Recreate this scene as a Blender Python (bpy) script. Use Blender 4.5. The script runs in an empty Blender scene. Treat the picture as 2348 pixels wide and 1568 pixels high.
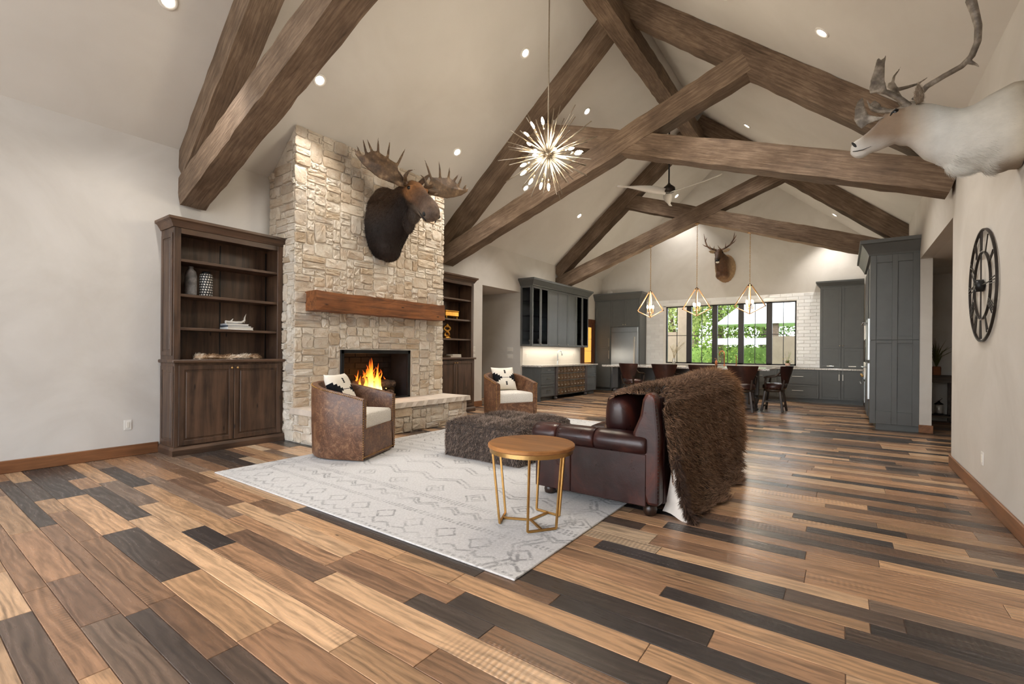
import bpy, bmesh, math, random
import numpy as np
from mathutils import Vector, Matrix, noise
random.seed(7); rng = np.random.default_rng(7)
S = bpy.context.scene; COL = S.collection
V = Vector; PI = math.pi

# ---------------------------------------------------------------- camera
TH, RO, FPX = 0.6214, 0.0081, 1064.85
_F = V((-math.sin(TH), math.cos(TH), 0)); _R = V((math.cos(TH), math.sin(TH), 0)); _U = V((0, 0, 1))
_cr = _R * math.cos(RO) + _U * math.sin(RO); _cu = -_R * math.sin(RO) + _U * math.cos(RO)
cd = bpy.data.cameras.new('camera'); cam = bpy.data.objects.new('camera', cd); COL.objects.link(cam)
cd.sensor_fit = 'HORIZONTAL'; cd.sensor_width = 36; cd.lens = FPX / 2348 * 36; cd.shift_y = 22.4 / 2348
cd.clip_start = 0.05; cd.clip_end = 300
cam.matrix_world = Matrix(((_cr.x, _cu.x, -_F.x, 0), (_cr.y, _cu.y, -_F.y, 0), (_cr.z, _cu.z, -_F.z, 1.3), (0, 0, 0, 1)))
S.camera = cam
# ---------------------------------------------------------------- sky, sun, exposure
S.view_settings.view_transform = 'Standard'; S.view_settings.look = 'None'; S.view_settings.gamma = 1
S.view_settings.use_curve_mapping = False; S.view_settings.exposure = 0.92
W = bpy.data.worlds.new('sky'); S.world = W; W.use_nodes = True
_n = W.node_tree.nodes; _bg = _n['Background']
_sky = _n.new('ShaderNodeTexSky'); _sky.sky_type = 'NISHITA'; _sky.sun_disc = False
_sky.sun_elevation = math.radians(48); _sky.sun_rotation = math.radians(200); _sky.air_density = 1.0; _sky.dust_density = 2.5
_mx = _n.new('ShaderNodeMix'); _mx.data_type = 'RGBA'; _mx.inputs['Factor'].default_value = .55
W.node_tree.links.new(_sky.outputs[0], _mx.inputs['A']); _mx.inputs['B'].default_value = (5.7, 6.0, 6.4, 1)
W.node_tree.links.new(_mx.outputs['Result'], _bg.inputs[0]); _bg.inputs[1].default_value = 0.66
S.cycles.use_denoising = True; S.cycles.max_bounces = 6; S.cycles.diffuse_bounces = 3; S.cycles.glossy_bounces = 3; S.cycles.use_adaptive_sampling = True; S.cycles.adaptive_threshold = .06; S.cycles.adaptive_min_samples = 20
S.cycles.transmission_bounces = 6; S.cycles.transparent_max_bounces = 8; S.cycles.sample_clamp_indirect = 6
S.cycles.caustics_reflective = False; S.cycles.caustics_refractive = False
_sl = bpy.data.lights.new('sun_offscreen', 'SUN'); _sl.energy = 4.0; _sl.angle = .02; _sl.color = (1, .95, .86)
_so = bpy.data.objects.new('sun_offscreen', _sl); COL.objects.link(_so); _so.rotation_euler = (math.radians(40), 0, math.radians(-92))

# ---------------------------------------------------------------- materials
def C(r, g=None, b=None):
    if g is None: r, g, b = r
    f = lambda x: (x / 255) / 12.92 if x / 255 <= .04045 else ((x / 255 + .055) / 1.055) ** 2.4
    return (f(r), f(g), f(b), 1)
class NT:
    def __init__(s, name):
        s.m = bpy.data.materials.new(name); s.m.use_nodes = True; s.t = s.m.node_tree
        s.b = s.t.nodes['Principled BSDF']; s.co = None
    def new(s, ty, **kw):
        n = s.t.nodes.new('ShaderNode' + ty)
        for k, v in kw.items(): setattr(n, k, v)
        return n
    def put(s, sock, v):
        if hasattr(v, 'is_output'): s.t.links.new(v, sock)
        elif v is not None:
            try: sock.default_value = v
            except Exception: sock.default_value = (v, v, v)
    def vec(s, scale=(1, 1, 1), rand=True, src='Object', rot=(0, 0, 0)):
        tc = s.new('TexCoord'); o = tc.outputs[src]
        if rand:
            oi = s.new('ObjectInfo'); m = s.new('VectorMath', operation='MULTIPLY_ADD')
            s.put(m.inputs[0], oi.outputs['Random']); m.inputs[1].default_value = (31.7, 57.3, 17.9); s.put(m.inputs[2], o); o = m.outputs[0]
        mp = s.new('Mapping'); mp.inputs['Scale'].default_value = scale; mp.inputs['Rotation'].default_value = rot
        s.put(mp.inputs['Vector'], o); return mp.outputs[0]
    def noise(s, vec, scale, detail=4, rough=.55, dist=0, out='Fac'):
        n = s.new('TexNoise'); s.put(n.inputs['Vector'], vec); n.inputs['Scale'].default_value = scale
        n.inputs['Detail'].default_value = detail; n.inputs['Roughness'].default_value = rough; n.inputs['Distortion'].default_value = dist
        return n.outputs[out]
    def voro(s, vec, scale, feature='F1', out='Distance', rand=1):
        n = s.new('TexVoronoi', feature=feature); s.put(n.inputs['Vector'], vec); n.inputs['Scale'].default_value = scale
        n.inputs['Randomness'].default_value = rand
        return n.outputs[out]
    def wave(s, vec, scale, dist=0, detail=2, kind='BANDS', dirn='X', dscale=1):
        n = s.new('TexWave', wave_type=kind)
        if kind == 'BANDS': n.bands_direction = dirn
        else: n.rings_direction = dirn
        s.put(n.inputs['Vector'], vec); n.inputs['Scale'].default_value = scale; n.inputs['Distortion'].default_value = dist
        n.inputs['Detail'].default_value = detail; n.inputs['Detail Scale'].default_value = dscale; return n.outputs['Fac']
    def ramp(s, fac, stops, interp='LINEAR'):
        n = s.new('ValToRGB'); e = n.color_ramp.elements; n.color_ramp.interpolation = interp
        while len(e) < len(stops): e.new(.5)
        for k, (p, c) in enumerate(stops):
            e[k].position = p; e[k].color = c if isinstance(c, tuple) and len(c) == 4 else ((c, c, c, 1) if not isinstance(c, tuple) else C(c))
        s.put(n.inputs[0], fac); return n.outputs[0]
    def mix(s, fac, a, b, mode='MIX'):
        n = s.new('Mix', data_type='RGBA', blend_type=mode); s.put(n.inputs['Factor'], fac); s.put(n.inputs['A'], a); s.put(n.inputs['B'], b); return n.outputs['Result']
    def math(s, op, a, b=None, c=None):
        n = s.new('Math', operation=op); s.put(n.inputs[0], a)
        if b is not None: s.put(n.inputs[1], b)
        if c is not None: s.put(n.inputs[2], c)
        return n.outputs[0]
    def attr(s, name, out='Color'):
        n = s.new('Attribute'); n.attribute_name = name; return n.outputs[out]
    def rnd(s): return s.new('ObjectInfo').outputs['Random']
    def bump(s, h, strength=.3, dist=.01, prev=None):
        n = s.new('Bump'); n.inputs['Strength'].default_value = strength; n.inputs['Distance'].default_value = dist
        s.put(n.inputs['Height'], h)
        if prev is not None: s.put(n.inputs['Normal'], prev)
        return n.outputs[0]
    def done(s, base=None, rough=.5, metal=0, normal=None, spec=None, emit=None, estr=0, alpha=None, trans=None, coat=None, sheen=None):
        b = s.b.inputs
        if base is not None: s.put(b['Base Color'], base)
        s.put(b['Roughness'], rough); s.put(b['Metallic'], metal)
        if normal is not None: s.put(b['Normal'], normal)
        if spec is not None: s.put(b['Specular IOR Level'], spec)
        if emit is not None: s.put(b['Emission Color'], emit); s.put(b['Emission Strength'], estr)
        if trans is not None: s.put(b['Transmission Weight'], trans)
        if alpha is not None: s.put(b['Alpha'], alpha)
        if coat is not None: s.put(b['Coat Weight'], coat)
        if sheen is not None: s.put(b['Sheen Weight'], sheen)
        return s.m
def plain(name, col, rough=.5, metal=0, vary=.08, scale=20, bump=0, bdist=.002, **kw):
    n = NT(name); v = n.vec(); nz = n.noise(v, scale, 3)
    c0 = C(col); lo = tuple(max(0, x * (1 - vary)) for x in c0[:3]) + (1,); hi = tuple(min(1, x * (1 + vary)) for x in c0[:3]) + (1,)
    col_ = n.ramp(nz, [(.3, lo), (.7, hi)])
    nm = n.bump(n.noise(v, scale * 3, 3), bump, bdist) if bump else None
    return n.done(col_, rough, metal, nm, **kw)
def wood(name, dark, light, axis='x', scale=1, rough=.45, knots=True, bump=.15, spec=.4):
    n = NT(name); k = {'x': (1.2, 14, 14), 'y': (14, 1.2, 14), 'z': (14, 14, 1.2)}[axis]
    v = n.vec(tuple(a * scale for a in k)); g = n.noise(v, 1.6, 6, .62, .6); fine = n.noise(v, 6, 3, .6)
    v2 = n.vec((1.6, 1.6, 1.6)); big = n.noise(v2, 1.3, 3)
    col = n.ramp(n.math('ADD', n.math('MULTIPLY', g, .7), n.math('MULTIPLY', big, .3)), [(.34, dark), (.62, light)])
    if knots:
        vk = n.vec({'x': (1.2, 4, 4), 'y': (4, 1.2, 4), 'z': (4, 4, 1.2)}[axis]); kn = n.voro(vk, 1.9)
        col = n.mix(n.ramp(kn, [(.03, 1.0), (.1, 0.0)]), col, C(tuple(x * .35 for x in dark)))
    return n.done(col, rough, 0, n.bump(n.math('ADD', g, n.math('MULTIPLY', fine, .4)), bump, .004), spec=spec)
MT = {}
def mkmats():
    n = NT('plaster'); v = n.vec((1, 1, 1), False); a = n.noise(v, .9, 5, .6, .8); b = n.noise(v, 30, 2)
    MT['wall'] = n.done(n.ramp(a, [(.3, (198, 192, 183)), (.55, (208, 203, 195)), (.75, (215, 210, 203))]), .75, 0, n.bump(b, .12, .003), spec=.25)
    n = NT('ceiling_plaster'); v = n.vec((1, 1, 1), False); a = n.noise(v, .7, 4, .6, .5); b = n.noise(v, 45, 2)
    MT['ceil'] = n.done(n.ramp(a, [(.3, (208, 203, 195)), (.7, (219, 215, 208))]), .8, 0, n.bump(b, .15, .003), spec=.2)
    # hand-hewn timber
    n = NT('hewn_timber'); v = n.vec((1, 1, 1)); g = n.noise(n.vec((2.5, 34, 34)), 1.2, 5, .65, .5)
    vw = n.new('VectorMath', operation='ADD'); n.put(vw.inputs[0], n.vec((10, 14, 14))); wn = n.new('VectorMath', operation='SCALE'); n.put(wn.inputs[0], n.noise(v, 6, 2, out='Color')); wn.inputs['Scale'].default_value = .5; n.put(vw.inputs[1], wn.outputs[0])
    cell = n.new('TexVoronoi', feature='F1', distance='CHEBYCHEV'); n.put(cell.inputs['Vector'], vw.outputs[0]); cell.inputs['Scale'].default_value = 1; cell.inputs['Randomness'].default_value = .8
    ch = n.new('SeparateColor'); n.put(ch.inputs[0], cell.outputs['Color']); step = ch.outputs[0]
    col = n.ramp(n.math('ADD', n.math('MULTIPLY', g, .6), n.math('MULTIPLY', n.noise(v, 2.2, 4), .4)), [(.32, (76, 62, 50)), (.5, (112, 93, 76)), (.68, (146, 125, 105))])
    h = n.math('ADD', n.math('MULTIPLY', step, .8), n.math('MULTIPLY', g, .5))
    MT['hewn'] = n.done(col, .7, 0, n.bump(h, .8, .02), spec=.25)
    # floor planks: colour from a per-plank attribute
    n = NT('floor_plank'); pc = n.attr('pc'); al = n.attr('pc', 'Alpha')
    gp = n.new('NewGeometry').outputs['Position']; sep = n.new('CombineXYZ'); n.put(sep.inputs[2], n.math('MULTIPLY', al, 37.0)); n.put(sep.inputs[0], n.math('MULTIPLY', al, 91.0))
    ad = n.new('VectorMath', operation='ADD'); n.put(ad.inputs[0], gp); n.put(ad.inputs[1], sep.outputs[0])
    def mp(sc):
        m = n.new('Mapping'); m.inputs['Scale'].default_value = sc; n.put(m.inputs['Vector'], ad.outputs[0]); return m.outputs[0]
    g = n.noise(mp((1.1, 13, 4)), 1.7, 6, .62, 1.1); fine = n.noise(mp((7, 230, 10)), 1, 5, .75, .6)
    cath = n.wave(mp((.5, 3.0, 1)), 2.2, 14, 4, 'BANDS', 'Y', 1.4)
    saw = n.wave(mp((1, 1, 1)), 11, 1.6, 2, 'RINGS', 'Z', .8); sawm = n.math('MULTIPLY', n.ramp(n.noise(mp((.6, 3, 1)), 1.3, 2), [(.48, 0.0), (.62, 1.0)]), n.math('GREATER_THAN', al, .66))
    t = n.math('ADD', n.math('MULTIPLY', g, .5), n.math('ADD', n.math('MULTIPLY', cath, .16), n.math('MULTIPLY', fine, .34)))
    shade = n.ramp(t, [(.3, .42), (.5, 1.0), (.68, 1.4)])
    col = n.mix(1, pc, shade, 'MULTIPLY'); sw = n.math('MULTIPLY', n.math('MULTIPLY', saw, sawm), .33); col = n.mix(sw, col, C(45, 33, 25))
    kn = n.voro(mp((1.0, 3.0, 1)), 1.6); col = n.mix(n.ramp(kn, [(.015, .85), (.05, 0.0)]), col, C(38, 26, 18))
    h = n.math('ADD', n.math('MULTIPLY', t, .6), n.math('MULTIPLY', n.math('MULTIPLY', saw, sawm), .8))
    MT['plank'] = n.done(col, n.ramp(t, [(.3, .36), (.7, .24)]), 0, n.bump(h, .22, .004), spec=.42)
    MT['subfloor'] = plain('subfloor', (92, 66, 46), .5)
    # stone, mortar
    n = NT('limestone'); r = n.rnd(); v = n.vec()
    base = n.ramp(r, [(0, (226, 217, 201)), (.2, (206, 192, 172)), (.36, (232, 224, 210)), (.52, (215, 198, 174)), (.68, (196, 188, 176)), (.78, (224, 208, 184)), (.9, (186, 170, 148)), (1, (230, 222, 208))])
    nz = n.noise(v, 5, 5, .65); nz2 = n.noise(v, 22, 4, .7)
    col = n.mix(n.ramp(nz, [(.42, 0.0), (.72, .55)]), base, C(176, 140, 100)); col = n.mix(n.ramp(nz2, [(.55, 0.0), (.8, .35)]), col, C(120, 104, 88))
    MT['stone'] = n.done(col, .85, 0, n.bump(n.math('ADD', nz2, n.math('MULTIPLY', nz, 1.2)), .7, .02), spec=.2)
    MT['mortar'] = plain('mortar', (224, 214, 199), .9, 0, .1, 12, .4, .006)
    MT['slab'] = plain('hearth_slab_stone', (206, 192, 176), .7, 0, .12, 6, .4, .006)
    MT['alder'] = wood('stained_alder', (44, 32, 25), (98, 74, 57), 'z', .55, .42, True, .15)
    MT['alderx'] = wood('stained_alder_lengthwise', (44, 32, 25), (98, 74, 57), 'y', .55, .42, False, .15)
    MT['base'] = wood('baseboard_wood', (96, 60, 36), (140, 94, 60), 'y', .6, .45, True, .1)
    MT['cab'] = plain('painted_cabinet', (88, 90, 89), .42, 0, .05, 6)
    MT['cabk'] = MT['cab']
    MT['brass'] = plain('brushed_brass', (196, 160, 104), .32, 1, .06, 60)
    MT['gold'] = plain('antique_gold', (190, 148, 88), .38, 1, .1, 30)
    MT['nickel'] = plain('nickel', (206, 198, 184), .28, 1, .05, 40)
    MT['steel'] = plain('brushed_steel', (186, 190, 192), .3, 1, .05, 3)
    MT['iron'] = plain('dark_iron', (52, 46, 42), .5, .7, .2, 12, .2)
    MT['black'] = plain('black_metal', (20, 20, 21), .45, .3, .1)
    MT['bronze'] = plain('window_bronze', (44, 40, 38), .5, .2, .1)
    MT['white'] = plain('white_plastic', (226, 222, 214), .45, 0, .02)
    MT['knob'] = plain('pewter_knob', (190, 180, 160), .35, 1, .1)
    n = NT('clear_glass'); MT['glass'] = n.done((1, 1, 1, 1), .02, 0, None, .5, trans=1); n.b.inputs['IOR'].default_value = 1.03
    n = NT('warm_bulb'); MT['bulb'] = n.done((1, .9, .7, 1), .3, 0, None, None, (1, .80, .55, 1), 26)
    n = NT('downlight_lens'); MT['lens'] = n.done((1, 1, 1, 1), .3, 0, None, None, (1, .93, .82, 1), 16)
    MT['trimwhite'] = plain('downlight_trim', (232, 228, 220), .5, 0, .02)
mkmats()
M = MT
# ---------------------------------------------------------------- geometry helpers
class MB:
    def __init__(s, T=None): s.v = []; s.f = []; s.T = T
    def add(s, vs, fs):
        o = len(s.v)
        if s.T is not None: vs = [s.T @ V(p) for p in vs]
        s.v.extend([tuple(p) for p in vs]); s.f.extend([tuple(i + o for i in f) for f in fs]); return s
    def convex(s, vs, fs):
        c = sum((V(p) for p in vs), V()) / len(vs); out = []
        for f in fs:
            p = [V(vs[i]) for i in f]; nn = V()
            for i in range(len(p)): nn += (p[i] - p[0]).cross(p[(i + 1) % len(p)] - p[0])
            out.append(f if nn.dot(sum(p, V()) / len(p) - c) >= 0 else f[::-1])
        return s.add(vs, out)
    def hexa(s, lo, hi):   # 4 points below, 4 above (same order)
        return s.convex(list(lo) + list(hi), [(0, 1, 2, 3), (4, 5, 6, 7), (0, 1, 5, 4), (1, 2, 6, 5), (2, 3, 7, 6), (3, 0, 4, 7)])
    def box(s, x0, x1, y0, y1, z0, z1, b=0):
        if x0 > x1: x0, x1 = x1, x0
        if y0 > y1: y0, y1 = y1, y0
        if z0 > z1: z0, z1 = z1, z0
        return s.obox(V(((x0 + x1) / 2, (y0 + y1) / 2, (z0 + z1) / 2)), V(((x1 - x0) / 2, 0, 0)), V((0, (y1 - y0) / 2, 0)), V((0, 0, (z1 - z0) / 2)), b)
    def obox(s, c, ax, ay, az, b=0):
        A = (ax, ay, az); L = [a.length for a in A]; b = min(b, min(L) * .9)
        if b <= 0:
            vs = [c + sx * ax + sy * ay + sz * az for sz in (-1, 1) for sx, sy in ((-1, -1), (1, -1), (1, 1), (-1, 1))]
            return s.hexa(vs[:4], vs[4:])
        Un = [a / l for a, l in zip(A, L)]; vs = []; ix = {}
        for sx in (-1, 1):
            for sy in (-1, 1):
                for sz in (-1, 1):
                    sg = (sx, sy, sz)
                    for k in range(3):
                        p = V(c)
                        for j in range(3): p = p + Un[j] * sg[j] * (L[j] if j == k else L[j] - b)
                        ix[(sg, k)] = len(vs); vs.append(p)
        fs = []
        for k in range(3):
            i, j = [q for q in range(3) if q != k]
            for sk in (-1, 1):
                q = []
                for si, sj in ((-1, -1), (1, -1), (1, 1), (-1, 1)):
                    g = [0, 0, 0]; g[k] = sk; g[i] = si; g[j] = sj; q.append(ix[(tuple(g), k)])
                fs.append(tuple(q))
            for si in (-1, 1):
                for sj in (-1, 1):
                    g0 = [0, 0, 0]; g0[i] = si; g0[j] = sj; g0[k] = -1; g1 = list(g0); g1[k] = 1
                    fs.append((ix[(tuple(g0), i)], ix[(tuple(g1), i)], ix[(tuple(g1), j)], ix[(tuple(g0), j)]))
        for sx in (-1, 1):
            for sy in (-1, 1):
                for sz in (-1, 1): fs.append(tuple(ix[((sx, sy, sz), k)] for k in range(3)))
        return s.convex(vs, fs)
    def bar(s, p, q, w, h, up=(0, 0, 1), b=0):
        p, q = V(p), V(q); d = q - p; L = d.length; d.normalize(); u = V(up)
        if abs(d.dot(u)) > .98: u = V((1, 0, 0))
        sd = d.cross(u).normalized(); u = sd.cross(d).normalized()
        return s.obox((p + q) / 2, d * L / 2, sd * w / 2, u * h / 2, b)
    def tube(s, pts, r, n=8, caps=True, up=None):
        pts = [V(p) for p in pts]; m = len(pts); rs = r if hasattr(r, '__len__') else [r] * m
        vs = []; fs = []; t = (pts[1] - pts[0]).normalized(); u = V(up) if up else (V((0, 0, 1)) if abs(t.z) < .9 else V((1, 0, 0)))
        for i in range(m):
            t = ((pts[min(i + 1, m - 1)] - pts[max(i - 1, 0)])).normalized(); u = (u - t * u.dot(t)).normalized(); w = t.cross(u)
            for k in range(n):
                a = 2 * PI * k / n; rr = rs[i]
                rx, ry = rr if hasattr(rr, '__len__') else (rr, rr)
                vs.append(pts[i] + u * math.cos(a) * rx + w * math.sin(a) * ry)
        for i in range(m - 1):
            for k in range(n): fs.append((i * n + k, i * n + (k + 1) % n, (i + 1) * n + (k + 1) % n, (i + 1) * n + k))
        if caps: fs.append(tuple(range(n))[::-1]); fs.append(tuple((m - 1) * n + k for k in range(n)))
        return s.add(vs, fs)
    def lathe(s, prof, n=20, c=(0, 0, 0), ax=(0, 0, 1)):
        ax = V(ax).normalized(); u = V((1, 0, 0)) if abs(ax.x) < .9 else V((0, 1, 0)); u = (u - ax * u.dot(ax)).normalized(); w = ax.cross(u); c = V(c)
        vs = []; fs = []; m = len(prof)
        for r, z in prof:
            for k in range(n):
                a = 2 * PI * k / n; vs.append(c + ax * z + (u * math.cos(a) + w * math.sin(a)) * max(r, 1e-4))
        for i in range(m - 1):
            for k in range(n): fs.append((i * n + k, i * n + (k + 1) % n, (i + 1) * n + (k + 1) % n, (i + 1) * n + k))
        fs.append(tuple(range(n))[::-1]); fs.append(tuple((m - 1) * n + k for k in range(n)))
        return s.add(vs, fs)
    def ell(s, c, r, rot=None, n=14, m=9):
        c = V(c); vs = []; fs = []; R3 = rot if rot is not None else Matrix.Identity(3)
        for i in range(1, m):
            a = PI * i / m
            for k in range(n):
                b = 2 * PI * k / n; vs.append(c + R3 @ V((r[0] * math.sin(a) * math.cos(b), r[1] * math.sin(a) * math.sin(b), r[2] * math.cos(a))))
        t = len(vs); vs.append(c + R3 @ V((0, 0, r[2]))); vs.append(c + R3 @ V((0, 0, -r[2])))
        for k in range(n): fs.append((t, k, (k + 1) % n)); fs.append((t + 1, (m - 2) * n + (k + 1) % n, (m - 2) * n + k))
        for i in range(m - 2):
            for k in range(n): fs.append((i * n + k, (i + 1) * n + k, (i + 1) * n + (k + 1) % n, i * n + (k + 1) % n))
        return s.add(vs, fs)
    def prism(s, poly, o, eu, ev, ew, h0, h1):    # extruded 2-D polygon in frame (o; eu, ev), thickness along ew
        o, eu, ev, ew = V(o), V(eu), V(ev), V(ew); n = len(poly)
        vs = [o + eu * a + ev * b + ew * h0 for a, b in poly] + [o + eu * a + ev * b + ew * h1 for a, b in poly]
        fs = [tuple(range(n))[::-1], tuple(range(n, 2 * n))] + [(i, (i + 1) % n, n + (i + 1) % n, n + i) for i in range(n)]
        return s.add(vs, fs)
    def sweep(s, prof, path, closed=False, up=(0, 0, 1)):   # open profile (out, up) along a horizontal path, outward = right of travel
        pts = [V(p) for p in path]; m = len(pts); n = len(prof); vs = []; up = V(up)
        for i in range(m):
            dirs = []
            if i > 0 or closed: dirs.append((pts[i] - pts[i - 1]).normalized())
            if i < m - 1 or closed: dirs.append((pts[(i + 1) % m] - pts[i]).normalized())
            nn = [d.cross(up).normalized() for d in dirs]; o = sum(nn, V()).normalized(); k = 1 / max(.3, o.dot(nn[0]))
            for a, b in prof: vs.append(pts[i] + o * a * k + up * b)
        fs = []
        for i in range(m if closed else m - 1):
            j = (i + 1) % m
            for k in range(n): fs.append((i * n + k, j * n + k, j * n + (k + 1) % n, i * n + (k + 1) % n))
        if not closed: fs.append(tuple(range(n))); fs.append(tuple((m - 1) * n + k for k in range(n))[::-1])
        return s.add(vs, fs)
    def mesh(s, name='m', fix=False):
        me = bpy.data.meshes.new(name); me.from_pydata(s.v, [], s.f)
        if fix:
            bm = bmesh.new(); bm.from_mesh(me); bmesh.ops.recalc_face_normals(bm, faces=bm.faces); bm.to_mesh(me); bm.free()
        me.update(); return me
    def build(s, name, mat, parent=None, smooth=False, fix=False, loc=None, ang=None):
        return ob(name, s.mesh(name, fix), mat, parent, smooth, loc, ang)
def ob(name, me, mat=None, parent=None, smooth=False, loc=None, ang=None):
    o = bpy.data.objects.new(name, me); COL.objects.link(o)
    if mat is not None and not me.materials: me.materials.append(M[mat] if isinstance(mat, str) else mat)
    if smooth or ang:
        me.polygons.foreach_set('use_smooth', [True] * len(me.polygons))
        if ang and hasattr(me, 'set_sharp_from_angle'): me.set_sharp_from_angle(angle=math.radians(ang))
    if parent is not None: o.parent = parent
    if loc is not None: o.location = loc
    return o
def tag(o, label=None, cat=None, group=None, kind=None):
    if label: o['label'] = label
    if cat: o['category'] = cat
    if group: o['group'] = group
    if kind: o['kind'] = kind
    return o
def thing(name, label, cat, loc=(0, 0, 0), rz=0, group=None, kind=None):
    o = bpy.data.objects.new(name, None); COL.objects.link(o); o.location = loc; o.rotation_euler = (0, 0, rz); o.empty_display_size = .1
    return tag(o, label, cat, group, kind)
def dup(o, parent=None, loc=None, rz=None, label=None):
    c = o.copy(); COL.objects.link(c); c.parent = parent
    if loc is not None: c.location = loc
    if rz is not None: c.rotation_euler = (0, 0, rz)
    if label: c['label'] = label
    for ch in list(o.children): dup(ch, c)
    return c
def remesh(mb, voxel, smooth_it=4, fac=.5):
    me = mb.mesh('tmp', True); o = bpy.data.objects.new('tmp', me); COL.objects.link(o)
    r = o.modifiers.new('r', 'REMESH'); r.mode = 'VOXEL'; r.voxel_size = voxel
    if smooth_it:
        sm = o.modifiers.new('s', 'SMOOTH'); sm.factor = fac; sm.iterations = smooth_it
    dg = bpy.context.evaluated_depsgraph_get(); out = bpy.data.meshes.new_from_object(o.evaluated_get(dg))
    bpy.data.objects.remove(o); bpy.data.meshes.remove(me); return out
def setcol(me, name, cols):
    a = me.color_attributes.new(name, 'FLOAT_COLOR', 'POINT'); a.data.foreach_set('color', np.asarray(cols, dtype=np.float32).ravel())
def tris_of(me, T=None):
    me.calc_loop_triangles(); n = len(me.loop_triangles); t = np.zeros(n * 3, np.int32); me.loop_triangles.foreach_get('vertices', t)
    v = np.zeros(len(me.vertices) * 3, np.float32); me.vertices.foreach_get('co', v); return v.reshape(-1, 3), t.reshape(-1, 3)
def fur(name, me, mat, parent, count, length, width, flow=(0, 0, -1), lean=.6, jit=.35, mask=None, lenf=None, curl=0, colf=None, clump=0):
    """tapered blades grown from a mesh surface: one joined mesh"""
    v, t = tris_of(me); A, B, Cc = v[t[:, 0]], v[t[:, 1]], v[t[:, 2]]
    nr = np.cross(B - A, Cc - A); ar = np.linalg.norm(nr, axis=1) + 1e-12; nr = nr / ar[:, None]
    w = ar.copy(); cen = (A + B + Cc) / 3
    if mask is not None: w = w * mask(cen, nr)
    k = rng.choice(len(t), count, p=w / w.sum()); r1 = np.sqrt(rng.random(count))[:, None]; r2 = rng.random(count)[:, None]
    P = A[k] * (1 - r1) + B[k] * r1 * (1 - r2) + Cc[k] * r1 * r2; N = nr[k]
    fl = np.asarray(flow(P, N) if callable(flow) else np.tile(np.asarray(flow, float), (count, 1)), float)
    fl = fl - N * (fl * N).sum(1)[:, None]; fl /= np.linalg.norm(fl, axis=1)[:, None] + 1e-6
    D = N * (1 - lean) + fl * lean + rng.normal(0, jit, (count, 3)); D /= np.linalg.norm(D, axis=1)[:, None]
    if clump:      # neighbouring hairs lean the same way, in tufts
        q = P * 55; cl = np.stack([np.sin(q[:, 1] * 1.3 + 2 * np.sin(q[:, 2] * .7)), np.sin(q[:, 2] * 1.1 + 2 * np.sin(q[:, 0] * .8) + 1), np.sin(q[:, 0] * 1.2 + 2 * np.sin(q[:, 1] * .9) + 2)], 1)
        D = D + cl * clump; D += N * np.clip(.15 - (D * N).sum(1), 0, 9)[:, None]; D /= np.linalg.norm(D, axis=1)[:, None]
    L = length * rng.uniform(.6, 1.2, count)
    if lenf is not None: L = L * lenf(P)
    L = L[:, None]; sd = np.cross(D, rng.normal(0, 1, (count, 3))); sd /= np.linalg.norm(sd, axis=1)[:, None] + 1e-6; sd = sd * width * .5
    D2 = D + fl * .5 + rng.normal(0, curl, (count, 3)); D2 /= np.linalg.norm(D2, axis=1)[:, None]
    P = P - N * .004
    mid = P + D * L * .5; tip = mid + D2 * L * .5
    vs = np.stack([P - sd, P + sd, mid + sd * .8, mid - sd * .8, tip], 1).reshape(-1, 3); b = np.arange(count)[:, None] * 5
    me2 = bpy.data.meshes.new(name); me2.vertices.add(count * 5); me2.vertices.foreach_set('co', vs.astype(np.float32).ravel())
    loops = np.concatenate([b + 0, b + 1, b + 2, b + 3, b + 3, b + 2, b + 4], 1).ravel().astype(np.int32)
    me2.loops.add(count * 7); me2.loops.foreach_set('vertex_index', loops)
    me2.polygons.add(count * 2); st = (np.arange(count)[:, None] * 7 + np.array([0, 4])).ravel().astype(np.int32); me2.polygons.foreach_set('loop_start', st)
    me2.update(calc_edges=True); me2.validate()
    rv = rng.random(count)
    if colf is not None:
        c = colf(P, rv); cc = np.ones((count, 5, 4), np.float32); cc[:, :, :3] = c[:, None, :]; setcol(me2, 'hc', cc.reshape(-1, 4))
    o = ob(name, me2, mat, parent); o['kind'] = 'stuff'; return o

# ---------------------------------------------------------------- the room
XL, XR, ZP, SL, XC, YB, YF = -7.04, 1.02, 3.887, .848, -3.01, 15.34, -3.6
ZR = ZP + SL * (XC - XL)
def struct(name, mb, mat, parent=None):
    o = mb.build(name, mat, parent)
    if parent is None: o['kind'] = 'structure'
    return o
T = .16
mb = MB(); mb.box(XL - T, XL, YF - T, 8.6, -.05, ZP + .02); mb.box(XL - T, XL, 8.6, 10.22, 2.89, ZP + .02); mb.box(XL - T, XL, 10.22, YB + T, -.05, ZP + .02)
struct('wall_left', mb, 'wall')
mb = MB(); mb.box(XR, XR + T, YF - T, 7.4, -.05, ZP + .02); mb.box(XR, XR + T, 7.4, 10.3, 2.91, ZP + .02); mb.box(XR, XR + T, 10.3, YB + T, -.05, ZP + .02)
struct('wall_right', mb, 'wall')
WX0, WX1, WZ0, WZ1 = -4.85, -1.11, .97, 2.84
def gable(name, y0, y1, x0, x1, z0, z1, mat):
    m = MB(); m.box(XL, x0, y0, y1, -.05, ZP); m.box(x1, XR, y0, y1, -.05, ZP); m.box(x0, x1, y0, y1, -.05, z0); m.box(x0, x1, y0, y1, z1, ZP)
    m.hexa([(XL, y0, ZP), (XR, y0, ZP), (XR, y1, ZP), (XL, y1, ZP)], [(XC - .01, y0, ZR), (XC + .01, y0, ZR), (XC + .01, y1, ZR), (XC - .01, y1, ZR)])
    return struct(name, m, mat)
gable('wall_back', YB, YB + T, WX0, WX1, WZ0, WZ1, 'wall')
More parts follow.
